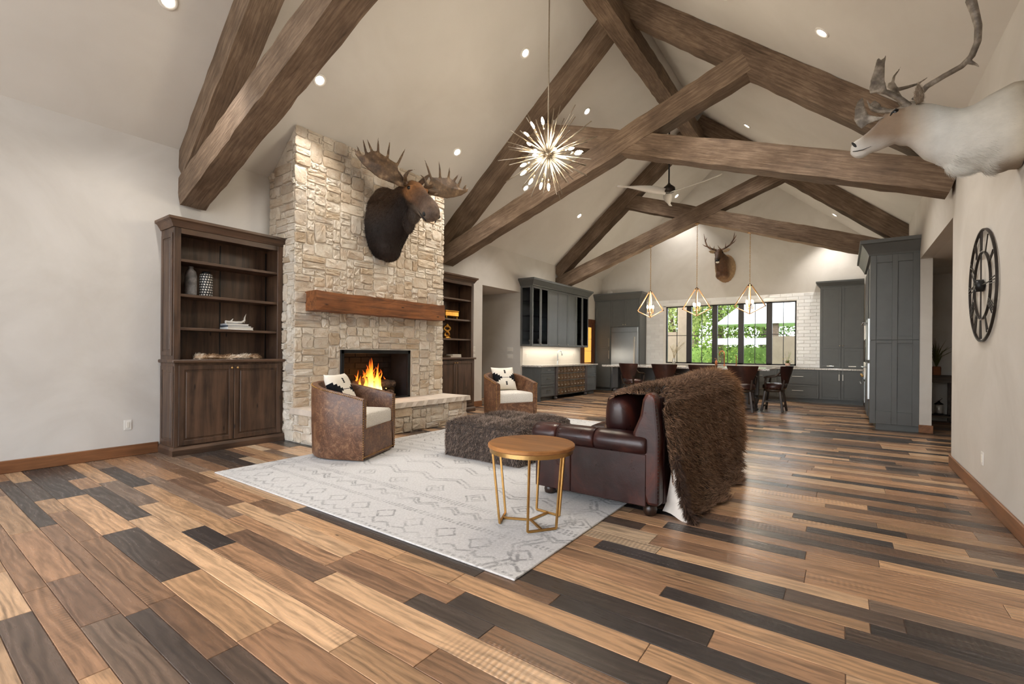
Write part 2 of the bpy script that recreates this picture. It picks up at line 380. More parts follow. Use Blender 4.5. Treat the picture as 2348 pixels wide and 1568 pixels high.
mb = MB(); mb.box(XL, -6.4, YF - T, YF, -.05, ZP); mb.box(.4, XR, YF - T, YF, -.05, ZP); mb.box(-6.4, .4, YF - T, YF, -.05, .08); mb.box(-6.4, .4, YF - T, YF, 3.5, ZP)
for s in (-1, 1):  # unseen gable opened up to let more daylight into the room
    xe = XL if s < 0 else XR; mb.hexa([(xe, YF - T, ZP), (xe + (.9 if s < 0 else -.9), YF - T, ZP), (xe + (.9 if s < 0 else -.9), YF, ZP), (xe, YF, ZP)], [(XC + s * .01, YF - T, ZR), (XC + s * .01, YF - T, ZR - .7), (XC + s * .01, YF, ZR - .7), (XC + s * .01, YF, ZR)])
mb.box(XC - .1, XC + .1, YF - T, YF, ZP, ZR - .6); struct('wall_front', mb, 'wall')
mb = MB()
for s in (-1, 1):
    xe = XL if s < 0 else XR
    a = [(xe, YF - T, ZP), (XC, YF - T, ZR), (XC, YB + T, ZR), (xe, YB + T, ZP)]
    mb.hexa(a, [(x, y, z + .2) for x, y, z in a])
struct('ceiling', mb, 'ceil')
# side halls beyond the two openings
mb = MB(); mb.box(XL - T - 2.3, XL - T, 10.22, 10.34, -.05, 3.0); struct('wall_hall_end', mb, 'wall')
mb = MB(); mb.box(XL - T - 2.42, XL - T - 2.3, 8.3, 10.34, -.05, 3.0); mb.box(XL - T - 2.3, XL - T, 8.3, 8.42, -.05, 3.0); struct('wall_hall_side', mb, 'wall')
mb = MB(); mb.box(XL - T - 2.4, XL - T, 8.3, 10.3, 2.89, 3.0); mb.box(XR + T, 3.2, 7.1, 12.6, 2.91, 3.02); struct('ceiling_hall', mb, 'ceil')
mb = MB(); mb.box(XR + T, 3.2, 12.45, 12.6, -.05, 3.0); mb.box(3.1, 3.25, 7.1, 12.6, -.05, 3.0); mb.box(XR + T, 3.2, 7.1, 7.24, -.05, 3.0); struct('wall_passage', mb, 'wall')
# front glazing frame (behind the photographer)
mb = MB()
for x in (-6.4, -4.7, -3.0, -1.3, .4): mb.box(x - .04, x + .04, YF - .12, YF - .05, .08, 3.5)
for z in (.1, 2.4, 3.48): mb.box(-6.4, .4, YF - .12, YF - .05, z - .04, z + .04)
struct('window_2', mb, 'bronze')
# baseboards
def baseboard(name, x0, x1, y0, y1):
    mb = MB(); mb.box(x0, x1, y0, y1, 0, .134, .006); return struct(name, mb, 'base')
baseboard('baseboard_left', XL, XL + .02, YF, 2.17)
baseboard('baseboard_right', XR - .02, XR, YF, 7.4)
mb = MB(); mb.box(XR - .02, XR + T + .02, 7.39, 7.42, 0, .134, .005); mb.box(1.015, XR + T + .02, 10.275, 10.3, 0, .134, .005); struct('baseboard_passage', mb, 'base')
baseboard('baseboard_bar', XL, XL + .02, 7.83, 8.6)
# ---------------------------------------------------------------- floor: sub-floor and planks
mb = MB(); mb.box(XL - T - 2.4, 3.2, YF - .2, YB + .2, -.12, -.004); floor = struct('floor', mb, 'subfloor')
TONES = [((186, 152, 118), 3), ((172, 136, 102), 4), ((158, 122, 92), 4), ((144, 110, 83), 3), ((126, 97, 75), 3), ((108, 84, 67), 2), ((84, 70, 60), 2), ((70, 61, 55), 3), ((60, 54, 51), 2), ((120, 100, 84), 2), ((194, 168, 138), 1)]
POOL = [t for t, k in TONES for _ in range(k)]
def cpx(x, y):
    p = V((x, y, 0)); d = p.dot(_F); return d, (p.dot(_R) / d if d > .1 else 99)
planks = []; y = -.9
rp = random.Random(21)
while y < YB:
    w = rp.choice([.10, .127, .127, .152, .152, .2]); w = min(w, YB - y)
    x0 = XL if not 8.5 < y < 10.1 else XL - 1.2; xe = XR if not 7.4 < y + w < 12.4 else 2.6
    x = x0 - rp.uniform(0, .9)
    while x < xe:
        L = rp.choice([.5, .7, .9, 1.1, 1.3, 1.6, 1.9]); a, b = max(x, x0), min(x + L, xe); x += L
        if b - a < .05: continue
        c = rp.choice(POOL); k = rp.uniform(.88, 1.1); planks.append((a, b, y, y + w, tuple(q * k for q in c), rp.random()))
    y += w
def plank_geo(p, m):
    a, b, y0, y1, c, r = p; g = .0016; m.box(a + g, b - g, y0 + g, y1 - g, -.012, rp.uniform(-.0007, 0), .0018)
seen = []; rest = []
for p in planks:
    d, u = cpx((p[0] + p[1]) / 2, (p[2] + p[3]) / 2); d2, u2 = cpx(p[1], p[2])
    d3, u3 = cpx(p[0], p[3])
    vis = min(d, d2, d3) > .3 and d > 1.5 and (abs(u) < 1.12 or abs(u2) < 1.12 or abs(u3) < 1.12)
    (seen if vis else rest).append((p, (p[1] - p[0]) * (p[3] - p[2]) / max(d, .3) ** 3))
seen.sort(key=lambda q: -q[1])
hidden = lambda p: -5.3 < p[0] and p[1] < -1.55 and 2.2 < p[2] < 7.9
ind = [p for p, q in seen if not hidden(p)][:300]; ids = {id(p) for p in ind}; rest = [p for p, q in rest + seen if id(p) not in ids]
for p in ind:
    m = MB(); plank_geo(p, m); o = m.build('plank', 'plank', floor); setcol(o.data, 'pc', [C(p[4])[:3] + (p[5],)] * len(m.v))
m = MB(); cc = []
for p in rest:
    k = len(m.v); plank_geo(p, m); cc += [C(p[4])[:3] + (p[5],)] * (len(m.v) - k)
o = m.build('plank_field', 'plank', floor); setcol(o.data, 'pc', cc); o['kind'] = 'stuff'
# ---------------------------------------------------------------- timber trusses
def beam(p, q, w, h, seed, up, taper=None):
    """hand-hewn timber from p to q (centre line): sectioned box with wandering edges"""
    p, q = V(p), V(q); d = q - p; L = d.length; d.normalize(); up = V(up); sd = d.cross(up).normalized(); up = sd.cross(d).normalized()
    n = max(6, int(L / .16)); r = random.Random(seed); vs = []; fs = []; base = []
    K = [(-1, -1), (-.34, -1), (.34, -1), (1, -1), (1, -.34), (1, .34), (1, 1), (.34, 1), (-.34, 1), (-1, 1), (-1, .34), (-1, -.34)]
    for i in range(n + 1):
        for k, (a, b) in enumerate(K):
            j = .007 if abs(a) == abs(b) == 1 else .005
            ch = .985 if abs(a) == abs(b) == 1 else 1
            vs.append(p + d * (L * i / n) + sd * (a * ch * w / 2 + r.uniform(-j, j)) + up * (b * ch * h / 2 + r.uniform(-j, j)))
    c = len(K)
    for i in range(n):
        for k in range(c): fs.append((i * c + k, (i + 1) * c + k, (i + 1) * c + (k + 1) % c, i * c + (k + 1) % c))
    fs.append(tuple(range(c))); fs.append(tuple(n * c + k for k in range(c))[::-1])
    # local frame with x along the beam so the grain follows it
    R3 = Matrix((d, sd, up)).transposed(); Mi = Matrix.Translation(p) @ R3.to_4x4(); inv = Mi.inverted()
    me = bpy.data.meshes.new('beam'); me.from_pydata([inv @ x for x in vs], [], fs)
    bm = bmesh.new(); bm.from_mesh(me); bmesh.ops.recalc_face_normals(bm, faces=bm.faces); bm.to_mesh(me); bm.free()
    return me, Mi
def put_beam(name, parent, off, *a):
    me, Mi = beam(*a); o = ob(name, me, 'hewn', parent); o.matrix_local = Matrix.Translation(-V(off)) @ Mi; return o
HC, HS, BT = .36, .36, .30     # depth of chord and scissor, thickness
cosC = 1 / math.hypot(1, SL); SQ = .357; cosS = 1 / math.hypot(1, SQ)
def truss(y, label, sd):
    yc = y + BT / 2; root = thing('timber_truss', label, 'truss', (XC, yc, 0), 0, 'scissor trusses')
    dzc = HC / 2 / cosC; off = (XC, yc, 0)
    for s in (-1, 1):
        xe = XL if s < 0 else XR
        put_beam('top_chord', root, off, (xe, yc, ZP - dzc), (XC, yc, ZR - dzc), BT, HC, sd + s, (0, 0, 1))
        # scissor: bottom edge at ZS on the wall, up to the opposite chord
        ZS = 3.135; zc0 = ZS + HS / 2 / cosS
        x1 = XC + (XC - xe) / abs(XC - xe) * 1.86
        put_beam('scissor_beam', root, off, (xe, yc + (.004 if s > 0 else -.004), zc0), (x1, yc + (.004 if s > 0 else -.004), zc0 + SQ * abs(x1 - xe)), BT - .01 if s > 0 else BT, HS, sd + 10 + s, (0, 0, 1))
    return root
YT = (2.37, 7.2, 12.04)
truss(YT[0], 'hewn timber scissor truss over the bookcase with antler and vases', 100)
truss(YT[1], 'hewn timber scissor truss between the starburst chandelier and the ceiling fan', 200)
truss(YT[2], 'hewn timber scissor truss from which the three cage pendants hang', 300)
rb = thing('ridge_beam', 'long hewn timber ridge beam under the roof peak', 'beam', (XC, 6, 6.5), 0)
put_beam('timber', rb, (XC, 6, 6.5), (XC, YF, 6.62), (XC, 12.2, 6.62), .3, .32, 55, (0, 0, 1))
# ---------------------------------------------------------------- fireplace
n_ = NT('fire_brick'); 
MT['firebrick'] = n_.done(n_.ramp(n_.noise(n_.vec(), 9, 4), [(.3, (17, 15, 16)), (.7, (34, 30, 31))]), .85, 0, n_.bump(n_.noise(n_.vec(), 60, 3), .4, .004))
n_ = NT('charred_log'); v_ = n_.vec(); MT['log'] = n_.done(n_.ramp(n_.noise(v_, 14, 5, .65), [(.35, (28, 22, 19)), (.55, (86, 64, 48)), (.75, (150, 128, 108))]), .9, 0, n_.bump(n_.noise(v_, 25, 4), .8, .01))
n_ = NT('flame'); sx_ = n_.new('SeparateXYZ'); n_.put(sx_.inputs[0], n_.new('TexCoord').outputs['Generated'])
fc_ = n_.ramp(sx_.outputs[2], [(0, (1, .62, .2, 1)), (.3, (1, .42, .06, 1)), (.7, (1, .2, .015, 1)), (1, (.7, .08, .01, 1))])
lw_ = n_.new('LayerWeight'); lw_.inputs[0].default_value = .35
al_ = n_.math('MULTIPLY', n_.ramp(lw_.outputs['Facing'], [(.15, 1.0), (.9, 0.15)]), n_.ramp(sx_.outputs[2], [(0, .9), (.5, .8), (1, .25)]))
MT['flame'] = n_.done((0, 0, 0, 1), 1, 0, None, 0, fc_, n_.ramp(sx_.outputs[2], [(0, 3.6), (.45, 2.0), (1, 1.1)]), al_)
n_ = NT('ember'); MT['ember'] = n_.done((.05, .02, .01, 1), .9, 0, None, None, n_.ramp(n_.noise(n_.vec(), 26, 3), [(.4, (0, 0, 0, 1)), (.6, (1, .25, .03, 1)), (.75, (1, .6, .15, 1))]), 3)
FX, FY0, FY1 = -6.325, 3.555, 6.52
fp = thing('stone_fireplace', 'tall cream limestone fireplace and chimney with a lit firebox and raised hearth', 'fireplace', (XL, 5.04, 0))
OFF = V((XL, 5.04, 0))
def part(mb, name, mat, parent=fp, off=OFF, **k):
    mb.T = None; mb.v = [tuple(V(p) - off) for p in mb.v]; return mb.build(name, mat, parent, **k)
BY0, BY1, BZ0, BZ1 = 4.28, 5.69, .45, 1.31
ztop = lambda x: ZP + SL * (x - XL) - .003
mb = MB()
def core(y0, y1, z0, top=None):
    if top: mb.box(XL, FX, y0, y1, z0, top)
    else: mb.hexa([(XL, y0, z0), (FX, y0, z0), (FX, y1, z0), (XL, y1, z0)], [(XL, y0, ztop(XL)), (FX, y0, ztop(FX)), (FX, y1, ztop(FX)), (XL, y1, ztop(XL))])
core(FY0, BY0, 0, BZ1); core(BY1, FY1, 0, BZ1); core(BY0, BY1, 0, BZ0 - .02); core(FY0, FY1, BZ1)
mb.box(FX - .01, -5.69, FY0, FY1 - .02, 0, .405); part(mb, 'mortar_core', 'mortar')
def layout(W, H, r, cu=.06, cv=.05, skip=None):
    nu, nv = int(W / cu), int(H / cv); cu, cv = W / nu, H / nv; g = np.zeros((nu, nv), bool); out = []
    if skip:
        for i in range(nu):
            for j in range(nv):
                if skip((i + .5) * cu, (j + .5) * cv): g[i, j] = True
    for j in range(nv):
        i = 0
        while i < nu:
            if g[i, j]: i += 1; continue
            w = r.choice([2, 3, 3, 4, 4, 5, 5, 6, 7]); h = r.choice([2, 2, 2, 3, 3, 3, 4]) if w > 2 else r.choice([2, 3])
            if r.random() < .06: w, h = r.choice([(3, 6), (4, 5), (8, 2), (2, 4)])
            k = 0
            while k < w and i + k < nu and not g[i + k, j]: k += 1
            w = k; hh = 1; h = min(h, 2 * w)
            while hh < h and j + hh < nv and not g[i:i + w, j + hh].any(): hh += 1
            g[i:i + w, j:j + hh] = True; out.append((i * cu, (i + w) * cu, j * cv, (j + hh) * cv)); i += w
    return out
def stone_mesh(mb, o, eu, ev, en, rect, r, d=.026):
    u0, u1, v0, v1 = rect; gp = .007; u0 += gp; u1 -= gp; v0 += gp; v1 -= gp; w, h = u1 - u0, v1 - v0; c = min(w, h)
    j = lambda k: r.uniform(-k, k) * c
    k = .16
    ring = [(u0 + c * k, v0), (u0 + w * .5, v0 + j(.05)), (u1 - c * k, v0), (u1, v0 + c * k), (u1 + j(.05), v0 + h * .5), (u1, v1 - c * k), (u1 - c * k, v1), (u0 + w * .5, v1 + j(.05)), (u0 + c * k, v1), (u0, v1 - c * k), (u0 + j(.05), v0 + h * .5), (u0, v0 + c * k)]
    ring = [(a + j(.045), b + j(.045)) for a, b in ring]; n = len(ring); cu, cv = (u0 + u1) / 2, (v0 + v1) / 2; vs = []
    D = d * r.uniform(.55, 1.25)
    for s_, dd, jj in ((1, -.004, 0), (1, D * .6, .004), (.9, D, .007), (.5, D, .010)):
        for a, b in ring:
            aa = cu + (a - cu) * (1 - (1 - s_) * min(1, c / w * 1.3)); bb = cv + (b - cv) * (1 - (1 - s_) * min(1, c / h * 1.3))
            vs.append(o + eu * aa + ev * bb + en * (dd + r.uniform(-jj, jj)))
    vs.append(o + eu * cu + ev * cv + en * (D + r.uniform(-.008, .008))); fs = []
    for q in range(3):
        for i in range(n): fs.append((q * n + i, q * n + (i + 1) % n, (q + 1) * n + (i + 1) % n, (q + 1) * n + i))
    for i in range(n): fs.append((3 * n + i, 3 * n + (i + 1) % n, 4 * n))
    if eu.cross(ev).dot(en) < 0: fs = [f[::-1] for f in fs]
    mb.add(vs, fs)
rs = random.Random(5); stones = []
fo = V((FX, FY0 - .03, .47)); FW = FY1 - FY0 + .03
for q in layout(FW, ztop(FX) - .47, rs, skip=lambda u, v: BY0 - .01 < u + FY0 - .03 < BY1 + .01 and v + .47 < BZ1 + .01): stones.append((fo, V((0, 1, 0)), V((0, 0, 1)), V((1, 0, 0)), q, (q[1] - q[0]) * (q[3] - q[2])))
so = V((XL, FY0, 0)); 
for q in layout(FX - XL, 4.5, rs):
    if q[2] + .02 < ztop(XL + q[0]): stones.append((so, V((1, 0, 0)), V((0, 0, 1)), V((0, -1, 0)), q, (q[1] - q[0]) * (q[3] - q[2]) * (.8 if q[3] > 1 else .5)))
ho = V((-5.69, FY0 - .03, 0))
for q in layout(FW - .02, .405, rs): stones.append((ho, V((0, 1, 0)), V((0, 0, 1)), V((1, 0, 0)), q, (q[1] - q[0]) * (q[3] - q[2]) * 1.3))
for q in layout(-5.69 - FX, .405, rs): stones.append((V((FX, FY0, 0)), V((1, 0, 0)), V((0, 0, 1)), V((0, -1, 0)), q, (q[1] - q[0]) * (q[3] - q[2])))
stones.sort(key=lambda q: -q[5])
for q in stones[:300]:
    m = MB(); stone_mesh(m, q[0], q[1], q[2], q[3], q[4], rs); part(m, 'stone', 'stone', ang=28)
n_ = NT('limestone_small'); v_ = n_.vec(); cl_ = n_.voro(n_.vec((4, 5, 8)), 1, 'F1', 'Color')
bs_ = n_.mix(n_.math('MULTIPLY', cl_, .8), C(228, 219, 204), C(196, 178, 154)); MT['stone2'] = n_.done(n_.mix(n_.ramp(n_.noise(v_, 22, 4, .7), [(.5, 0.0), (.8, .4)]), bs_, C(130, 112, 92)), .85, 0, n_.bump(n_.noise(v_, 22, 4, .7), .7, .02), spec=.2)
m = MB()
for q in stones[300:]: stone_mesh(m, q[0], q[1], q[2], q[3], q[4], rs)
o = part(m, 'small_stones', 'stone2', ang=28); o['kind'] = 'stuff'
m = MB(); r = random.Random(3); N = 40; ys = [FY0 - .06 + (FY1 - FY0 + .1) * i / N for i in range(N + 1)]
for i in range(N):
    a, b = ys[i], ys[i + 1]; e = lambda k: -5.625 + (math.sin(k * 2.1) + math.sin(k * 5.3)) * .006
    m.hexa([(FX - .02, a, .405), (e(i), a, .405), (e(i + 1), b, .405), (FX - .02, b, .405)], [(FX - .02, a, .485), (e(i + 7) - .008, a, .485), (e(i + 8) - .008, b, .485), (FX - .02, b, .485)])
part(m, 'hearth_slab', 'slab')
m = MB(); d = .5   # firebox
for a in ((FX - d, FX - d + .02, BY0, BY1, BZ0, BZ1),): m.box(*a)
part(m, 'firebox_back', 'black')
zz = BZ0 + .04; k = 0; hb, wb = .1, .235
while zz < BZ1 - .03:
    yy = BY0 + .02 - (wb / 2 if k % 2 else 0)
    while yy < BY1 - .02:
        a, b = max(yy, BY0 + .02), min(yy + wb, BY1 - .02); zt_ = min(zz + hb, BZ1 - .02)
        if b - a > .03: m = MB(); m.box(FX - d + .02, FX - d + .035, a + .004, b - .004, zz + .004, zt_ - .004, .003); part(m, 'fire_brick', 'firebrick')
        yy += wb
    zz += hb; k += 1
m = MB()
m = MB(); m.box(FX - d, FX, BY0, BY0 + .02, BZ0, BZ1); m.box(FX - d, FX, BY1 - .02, BY1, BZ0, BZ1); m.box(FX - d, FX, BY0, BY1, BZ1 - .02, BZ1); m.box(FX - d, FX, BY0, BY1, BZ0 - .02, BZ0 + .03); part(m, 'firebox_lining', 'firebrick')
m = MB()
for a, b, c0, c1 in ((BY0, BY0 + .06, BZ0, BZ1), (BY1 - .06, BY1, BZ0, BZ1), (BY0, BY1, BZ0, BZ0 + .06), (BY0, BY1, BZ1 - .06, BZ1)): m.box(FX - .01, FX + .025, a, b, c0, c1, .004)
part(m, 'firebox_frame', 'black')
yc = (BY0 + BY1) / 2 - .02
for k, (a, b, rr) in enumerate((((-6.64, yc - .52, .58), (-6.57, yc + .3, .6), .085), ((-6.5, yc - .2, .56), (-6.62, yc + .56, .6), .09), ((-6.66, yc - .2, .7), (-6.48, yc + .5, .72), .08), ((-6.48, yc - .46, .72), (-6.62, yc + .02, .78), .07), ((-6.45, yc - .42, .55), (-6.44, yc - .08, .56), .06), ((-6.44, yc + .08, .55), (-6.47, yc + .46, .56), .065))):
    m = MB(); a, b = V(a), V(b); N = 9; rr_ = random.Random(k)
    m.tube([a + (b - a) * i / N + V((rr_.uniform(-.01, .01), 0, rr_.uniform(-.012, .012))) for i in range(N + 1)], [rr * rr_.uniform(.85, 1.1) for i in range(N + 1)], 10); part(m, 'log', 'log', smooth=True)
m = MB(); m.box(-6.68, -6.42, yc - .45, yc + .45, BZ0 + .03, BZ0 + .05); part(m, 'ember_bed', 'ember')
rf = random.Random(11)
for k in range(30):
    m = MB(); yy = yc + rf.gauss(.02, .2); xx = rf.uniform(-6.62, -6.44); H = max(.08, (.5 - abs(yy - yc) * .75)) * rf.uniform(.5, 1.15); w = rf.uniform(.03, .065); ph = rf.uniform(0, 6); N = 9
    m.tube([(xx + .02 * math.sin(ph + i * .8), yy + .035 * math.sin(ph * 2 + i * .75) * i / N, .62 + H * i / N) for i in range(N + 1)], [(w * (1 - i / N) ** .8 * (.55 + .45 * math.sin(PI * min(1, i / N * 1.6 + .15))) + .002, w * .7 * (1 - i / N) ** .8 + .002) for i in range(N + 1)], 10)
    part(m, 'flame', 'flame', smooth=True)
ld = bpy.data.lights.new('fire_glow', 'POINT'); ld.energy = 6; ld.color = (1, .45, .12); ld.shadow_soft_size = .15
lo = bpy.data.objects.new('fire_glow', ld); COL.objects.link(lo); lo.parent = fp; lo.location = V((-6.5, yc, .85)) - OFF
me, Mi = beam((-6.175, 3.70, 2.005), (-6.175, 6.27, 2.005), .29, .28, 77, (0, 0, 1))
mt = ob('timber_mantel', me, 'hewn'); mt.matrix_world = Mi; tag(mt, 'thick honey-brown timber mantel beam on the stone chimney', 'mantel')
# beam() puts the grain along local x
MT['mantel'] = wood('mantel_beam_wood', (72, 42, 24), (150, 94, 54), 'x', .9, .55, True, .5); me.materials[0] = MT['mantel']

# ---------------------------------------------------------------- bookcases
def shaker(mb, o, eu, ev, en, w, h, fr=.055, t=.02, rec=.008):
    """framed door slab with a recessed panel; o lower corner on the carcass face"""
    o, eu, ev, en = V(o), V(eu), V(ev), V(en)
    def bx(u0, u1, v0, v1, d0, d1, b=.002): mb.obox(o + eu * (u0 + u1) / 2 + ev * (v0 + v1) / 2 + en * (d0 + d1) / 2, eu * (u1 - u0) / 2, ev * (v1 - v0) / 2, en * (d1 - d0) / 2, b)
    bx(0, fr, 0, h, 0, t); bx(w - fr, w, 0, h, 0, t); bx(fr, w - fr, 0, fr, 0, t); bx(fr, w - fr, h - fr, h, 0, t); bx(fr - .002, w - fr + .002, fr - .002, h - fr + .002, 0, t - rec, 0)
    return mb
def raised(mb, o, eu, ev, en, w, h, fr=.05, t=.02):
    shaker(mb, o, eu, ev, en, w, h, fr, t, min(.012, t * .6)); o, eu, ev, en = V(o), V(eu), V(ev), V(en); g = fr + .022
    mb.obox(o + eu * w / 2 + ev * h / 2 + en * (t - .008), eu * (w / 2 - g), ev * (h / 2 - g), en * .007, .006)
def knob(name, p, nrm, mat, parent, r=.014):
    m = MB(); m.lathe([(.005, 0), (.005, .012), (r, .018), (r, .026), (r * .6, .032), (0.001, .033)], 10, p, nrm); return m.build(name, mat, parent, True)
def bookcase(y0, W, label):
    o = thing('built_in_bookcase', label, 'bookcase', (XL + .002, y0, 0), 0, 'stained wood bookcases flanking the fireplace')
    D, DU, H = .46, .41, 2.79
    m = MB(); m.box(0, D - .02, .0, W, .1, 1.13, .003); m.build('lower_cabinet', 'alder', o)
    m = MB(); m.sweep([(0, 0), (.025, 0), (.025, .07), (.012, .1), (0, .105)], [(0, 0, 0), (D, 0, 0), (D, W, 0)][::1], False); m.box(0, D, 0, W, 0, .1); m.build('plinth', 'alderx', o, fix=True)
    m = MB(); raised(m, (.03, 0.0, .13), (1, 0, 0), (0, 0, 1), (0, -1, 0), D - .06, .96, .05, .012); m.build('side_panel', 'alder', o)
    m = MB(); m.box(-0.0, D + .03, -.03, W + .012, 1.13, 1.17, .008); m.build('ledge', 'alderx', o)
    dw = (W - .1) / 2
    for k in range(2):
        m = MB(); raised(m, (D - .02, .045 + k * (dw + .008), .12), (0, 1, 0), (0, 0, 1), (1, 0, 0), dw, .98, .055, .022); dd = m.build('door', 'alder', o)
        knob('knob', (D + .002, W / 2 + (-.035 if k == 0 else .035), 1.06), (1, 0, 0), 'brass', dd)
    m = MB(); m.box(0, .02, 0.0, W, 1.17, H); m.build('back_panel', 'alder', o)
    for k in range(2):
        m = MB(); yy = 0 if k == 0 else W - .03; m.box(.02, DU - .02, yy, yy + .03, 1.17, H)
        if k == 0: raised(m, (.03, 0, 1.22), (1, 0, 0), (0, 0, 1), (0, -1, 0), DU - .06, 1.5, .05, .012)
        m.build('side_panel', 'alder', o)
        m = MB(); yy = 0 if k == 0 else W - .075; m.box(DU - .02, DU, yy, yy + .075, 1.17, H, .003); m.build('stile', 'alder', o)
    m = MB(); m.box(DU - .02, DU, .075, W - .075, H - .07, H, .003); m.box(.02, DU - .02, .03, W - .03, H - .03, H); m.build('header', 'alderx', o)
    for yy in (W / 2 - .008, W - .06, .05):
        m = MB(); m.box(.02, .026, yy, yy + .016, 1.18, H - .06); m.build('shelf_track', 'black', o)
    for z in (1.568, 1.984, 2.416):
        m = MB(); m.box(.02, DU - .03, .03, W - .03, z - .034, z, .003); m.build('shelf', 'alderx', o)
    m = MB(); m.sweep([(0, 0), (.012, 0), (.02, .02), (.05, .07), (.075, .085), (.075, .115), (0, .115)], [(0, 0, H), (DU, 0, H), (DU, W, H), (0, W, H)]); m.box(0, DU, 0, W, H, H + .11); m.build('crown_moulding', 'alderx', o, fix=True)
    return o
bookcase(2.19, 1.345, 'dark stained knotty wood bookcase holding vases, books, antler and pelt')
bookcase(6.55, 1.25, 'dark stained knotty wood bookcase beside the hall opening, holding gilt ornaments')
# things on the shelves
n_ = NT('mottled_grey_glaze'); v_ = n_.vec(); MT['greyglaze'] = n_.done(n_.ramp(n_.noise(v_, 14, 5, .65), [(.35, (92, 92, 94)), (.55, (132, 131, 131)), (.7, (170, 168, 166))]), .5)
o = thing('bottle_vase', 'tall mottled grey bottle vase on the bookcase shelf', 'vase', (-6.82, 2.44, 1.984)); m = MB()
m.lathe([(.058, 0), (.066, .02), (.066, .26), (.055, .31), (.03, .335), (.024, .35), (.028, .375), (.022, .375), (.018, .34)], 24); m.build('body', 'greyglaze', o, True)
n_ = NT('banded_black_white'); v_ = n_.vec((1, 1, 1), False); sp_ = n_.new('SeparateXYZ'); n_.put(sp_.inputs[0], v_)
ang_ = n_.math('ARCTAN2', sp_.outputs[0], sp_.outputs[1]); zz_ = n_.math('MULTIPLY', sp_.outputs[2], 30.0); fr_ = n_.math('FRACT', zz_)
dash_ = n_.math('GREATER_THAN', n_.math('SINE', n_.math('ADD', n_.math('MULTIPLY', ang_, 15.0), n_.math('MULTIPLY', n_.math('FLOOR', zz_), 1.6))), -.25)
MT['banded'] = n_.done(n_.mix(n_.math('MULTIPLY', n_.math('GREATER_THAN', fr_, .45), dash_), C(30, 30, 31), C(226, 222, 214)), .5)
o = thing('banded_vase', 'black and white dash-banded lidded jar on the bookcase shelf', 'vase', (-6.82, 2.615, 1.984)); m = MB()
m.lathe([(.062, 0), (.076, .02), (.076, .27), (.066, .295), (.05, .3)], 24); m.build('body', 'banded', o, True)
m = MB(); m.lathe([(.05, .298), (.052, .31), (.05, .325), (.035, .332), (0.001, .334)], 20); m.build('lid', 'black', o, True)
MT['page'] = plain('book_pages', (222, 216, 204), .8, 0, .04, 80)
def book(loc, w, d, h, cover, label, rz=0, lie=True):
    o = thing('book', label, 'book', loc, rz, 'books lying in the bookcases'); c = plain('book_cover_' + str(len(bpy.data.materials)), cover, .5)
    m = MB(); m.box(-d / 2, d / 2, -w / 2, w / 2, 0, .004, .001); m.box(-d / 2, d / 2, -w / 2, w / 2, h - .004, h, .001); m.box(-d / 2, d / 2, -w / 2, -w / 2 + .004, .0, h, .001); m.build('cover', c, o)
    m = MB(); m.box(-d / 2 + .006, d / 2 - .006, -w / 2 + .003, w / 2 - .006, .004, h - .004); m.build('pages', 'page', o)
    return o
book((-6.8, 2.99, 1.568), .33, .24, .036, (228, 226, 222), 'thick white book at the bottom of the stack under the antler')
book((-6.81, 2.98, 1.604), .31, .23, .022, (74, 80, 92), 'slate blue book in the middle of the stack under the antler', .03)
book((-6.81, 2.965, 1.626), .28, .22, .024, (206, 206, 208), 'pale grey book on top of the stack under the antler', -.04)
n_ = NT('bone'); v_ = n_.vec(); MT['bone'] = n_.done(n_.ramp(n_.noise(v_, 12, 4), [(.3, (208, 200, 186)), (.7, (240, 236, 228))]), .55, 0, n_.bump(n_.noise(v_, 40, 3), .3, .003))
o = thing('shed_antler', 'white shed antler lying on a stack of books', 'antler', (-6.8, 2.97, 1.651)); m = MB()
m.tube([(0, -.13, .02), (0, -.09, .022), (.01, 0, .02), (.02, .07, .025), (.01, .115, .05), (-.01, .125, .09), (-.02, .15, .15)], [.024, .018, .017, .017, .015, .011, .003], 8)
m.tube([(0, -.07, .025), (.02, -.05, .05), (.03, -.04, .075)], [.012, .009, .002], 7); m.tube([(.015, .09, .03), (-.02, .13, .025), (-.05, .135, .03)], [.012, .009, .003], 7)
ob('beam', remesh(m, .006, 2), 'bone', o, True)
def hairmat(name):
    n = NT(name); return n.done(n.attr('hc'), .7, 0, None, .25)
MT['hair'] = hairmat('animal_hair')
def mixcols(a, b, rv, p=1): a, b = np.array(C(a)[:3]), np.array(C(b)[:3]); return a + (b - a) * (rv[:, None] ** p)
MT['skin'] = plain('pelt_skin', (176, 150, 122), .8, 0, .15, 20)
o = thing('fur_pelt', 'small tan and white fur pelt folded on the bookcase ledge', 'pelt', (-6.75, 2.88, 1.172)); m = MB()
for k in range(7): m.ell((.02 * math.sin(k * 2), -.34 + .11 * k, .02 + .008 * math.sin(k * 1.7)), (.1, .085, .03 + .012 * math.sin(k * 2.3 + 1)))
me = remesh(m, .012, 2); ob('hide', me, 'skin', o, True)
fur('fur', me, 'hair', o, 4500, .045, .006, (0, 1, -.2), .75, .35, colf=lambda P, rv: np.where((np.sin(P[:, 1] * 11 + P[:, 0] * 9) > .2)[:, None], mixcols((226, 214, 198), (196, 178, 156), rv), mixcols((120, 94, 70), (168, 136, 104), rv)))
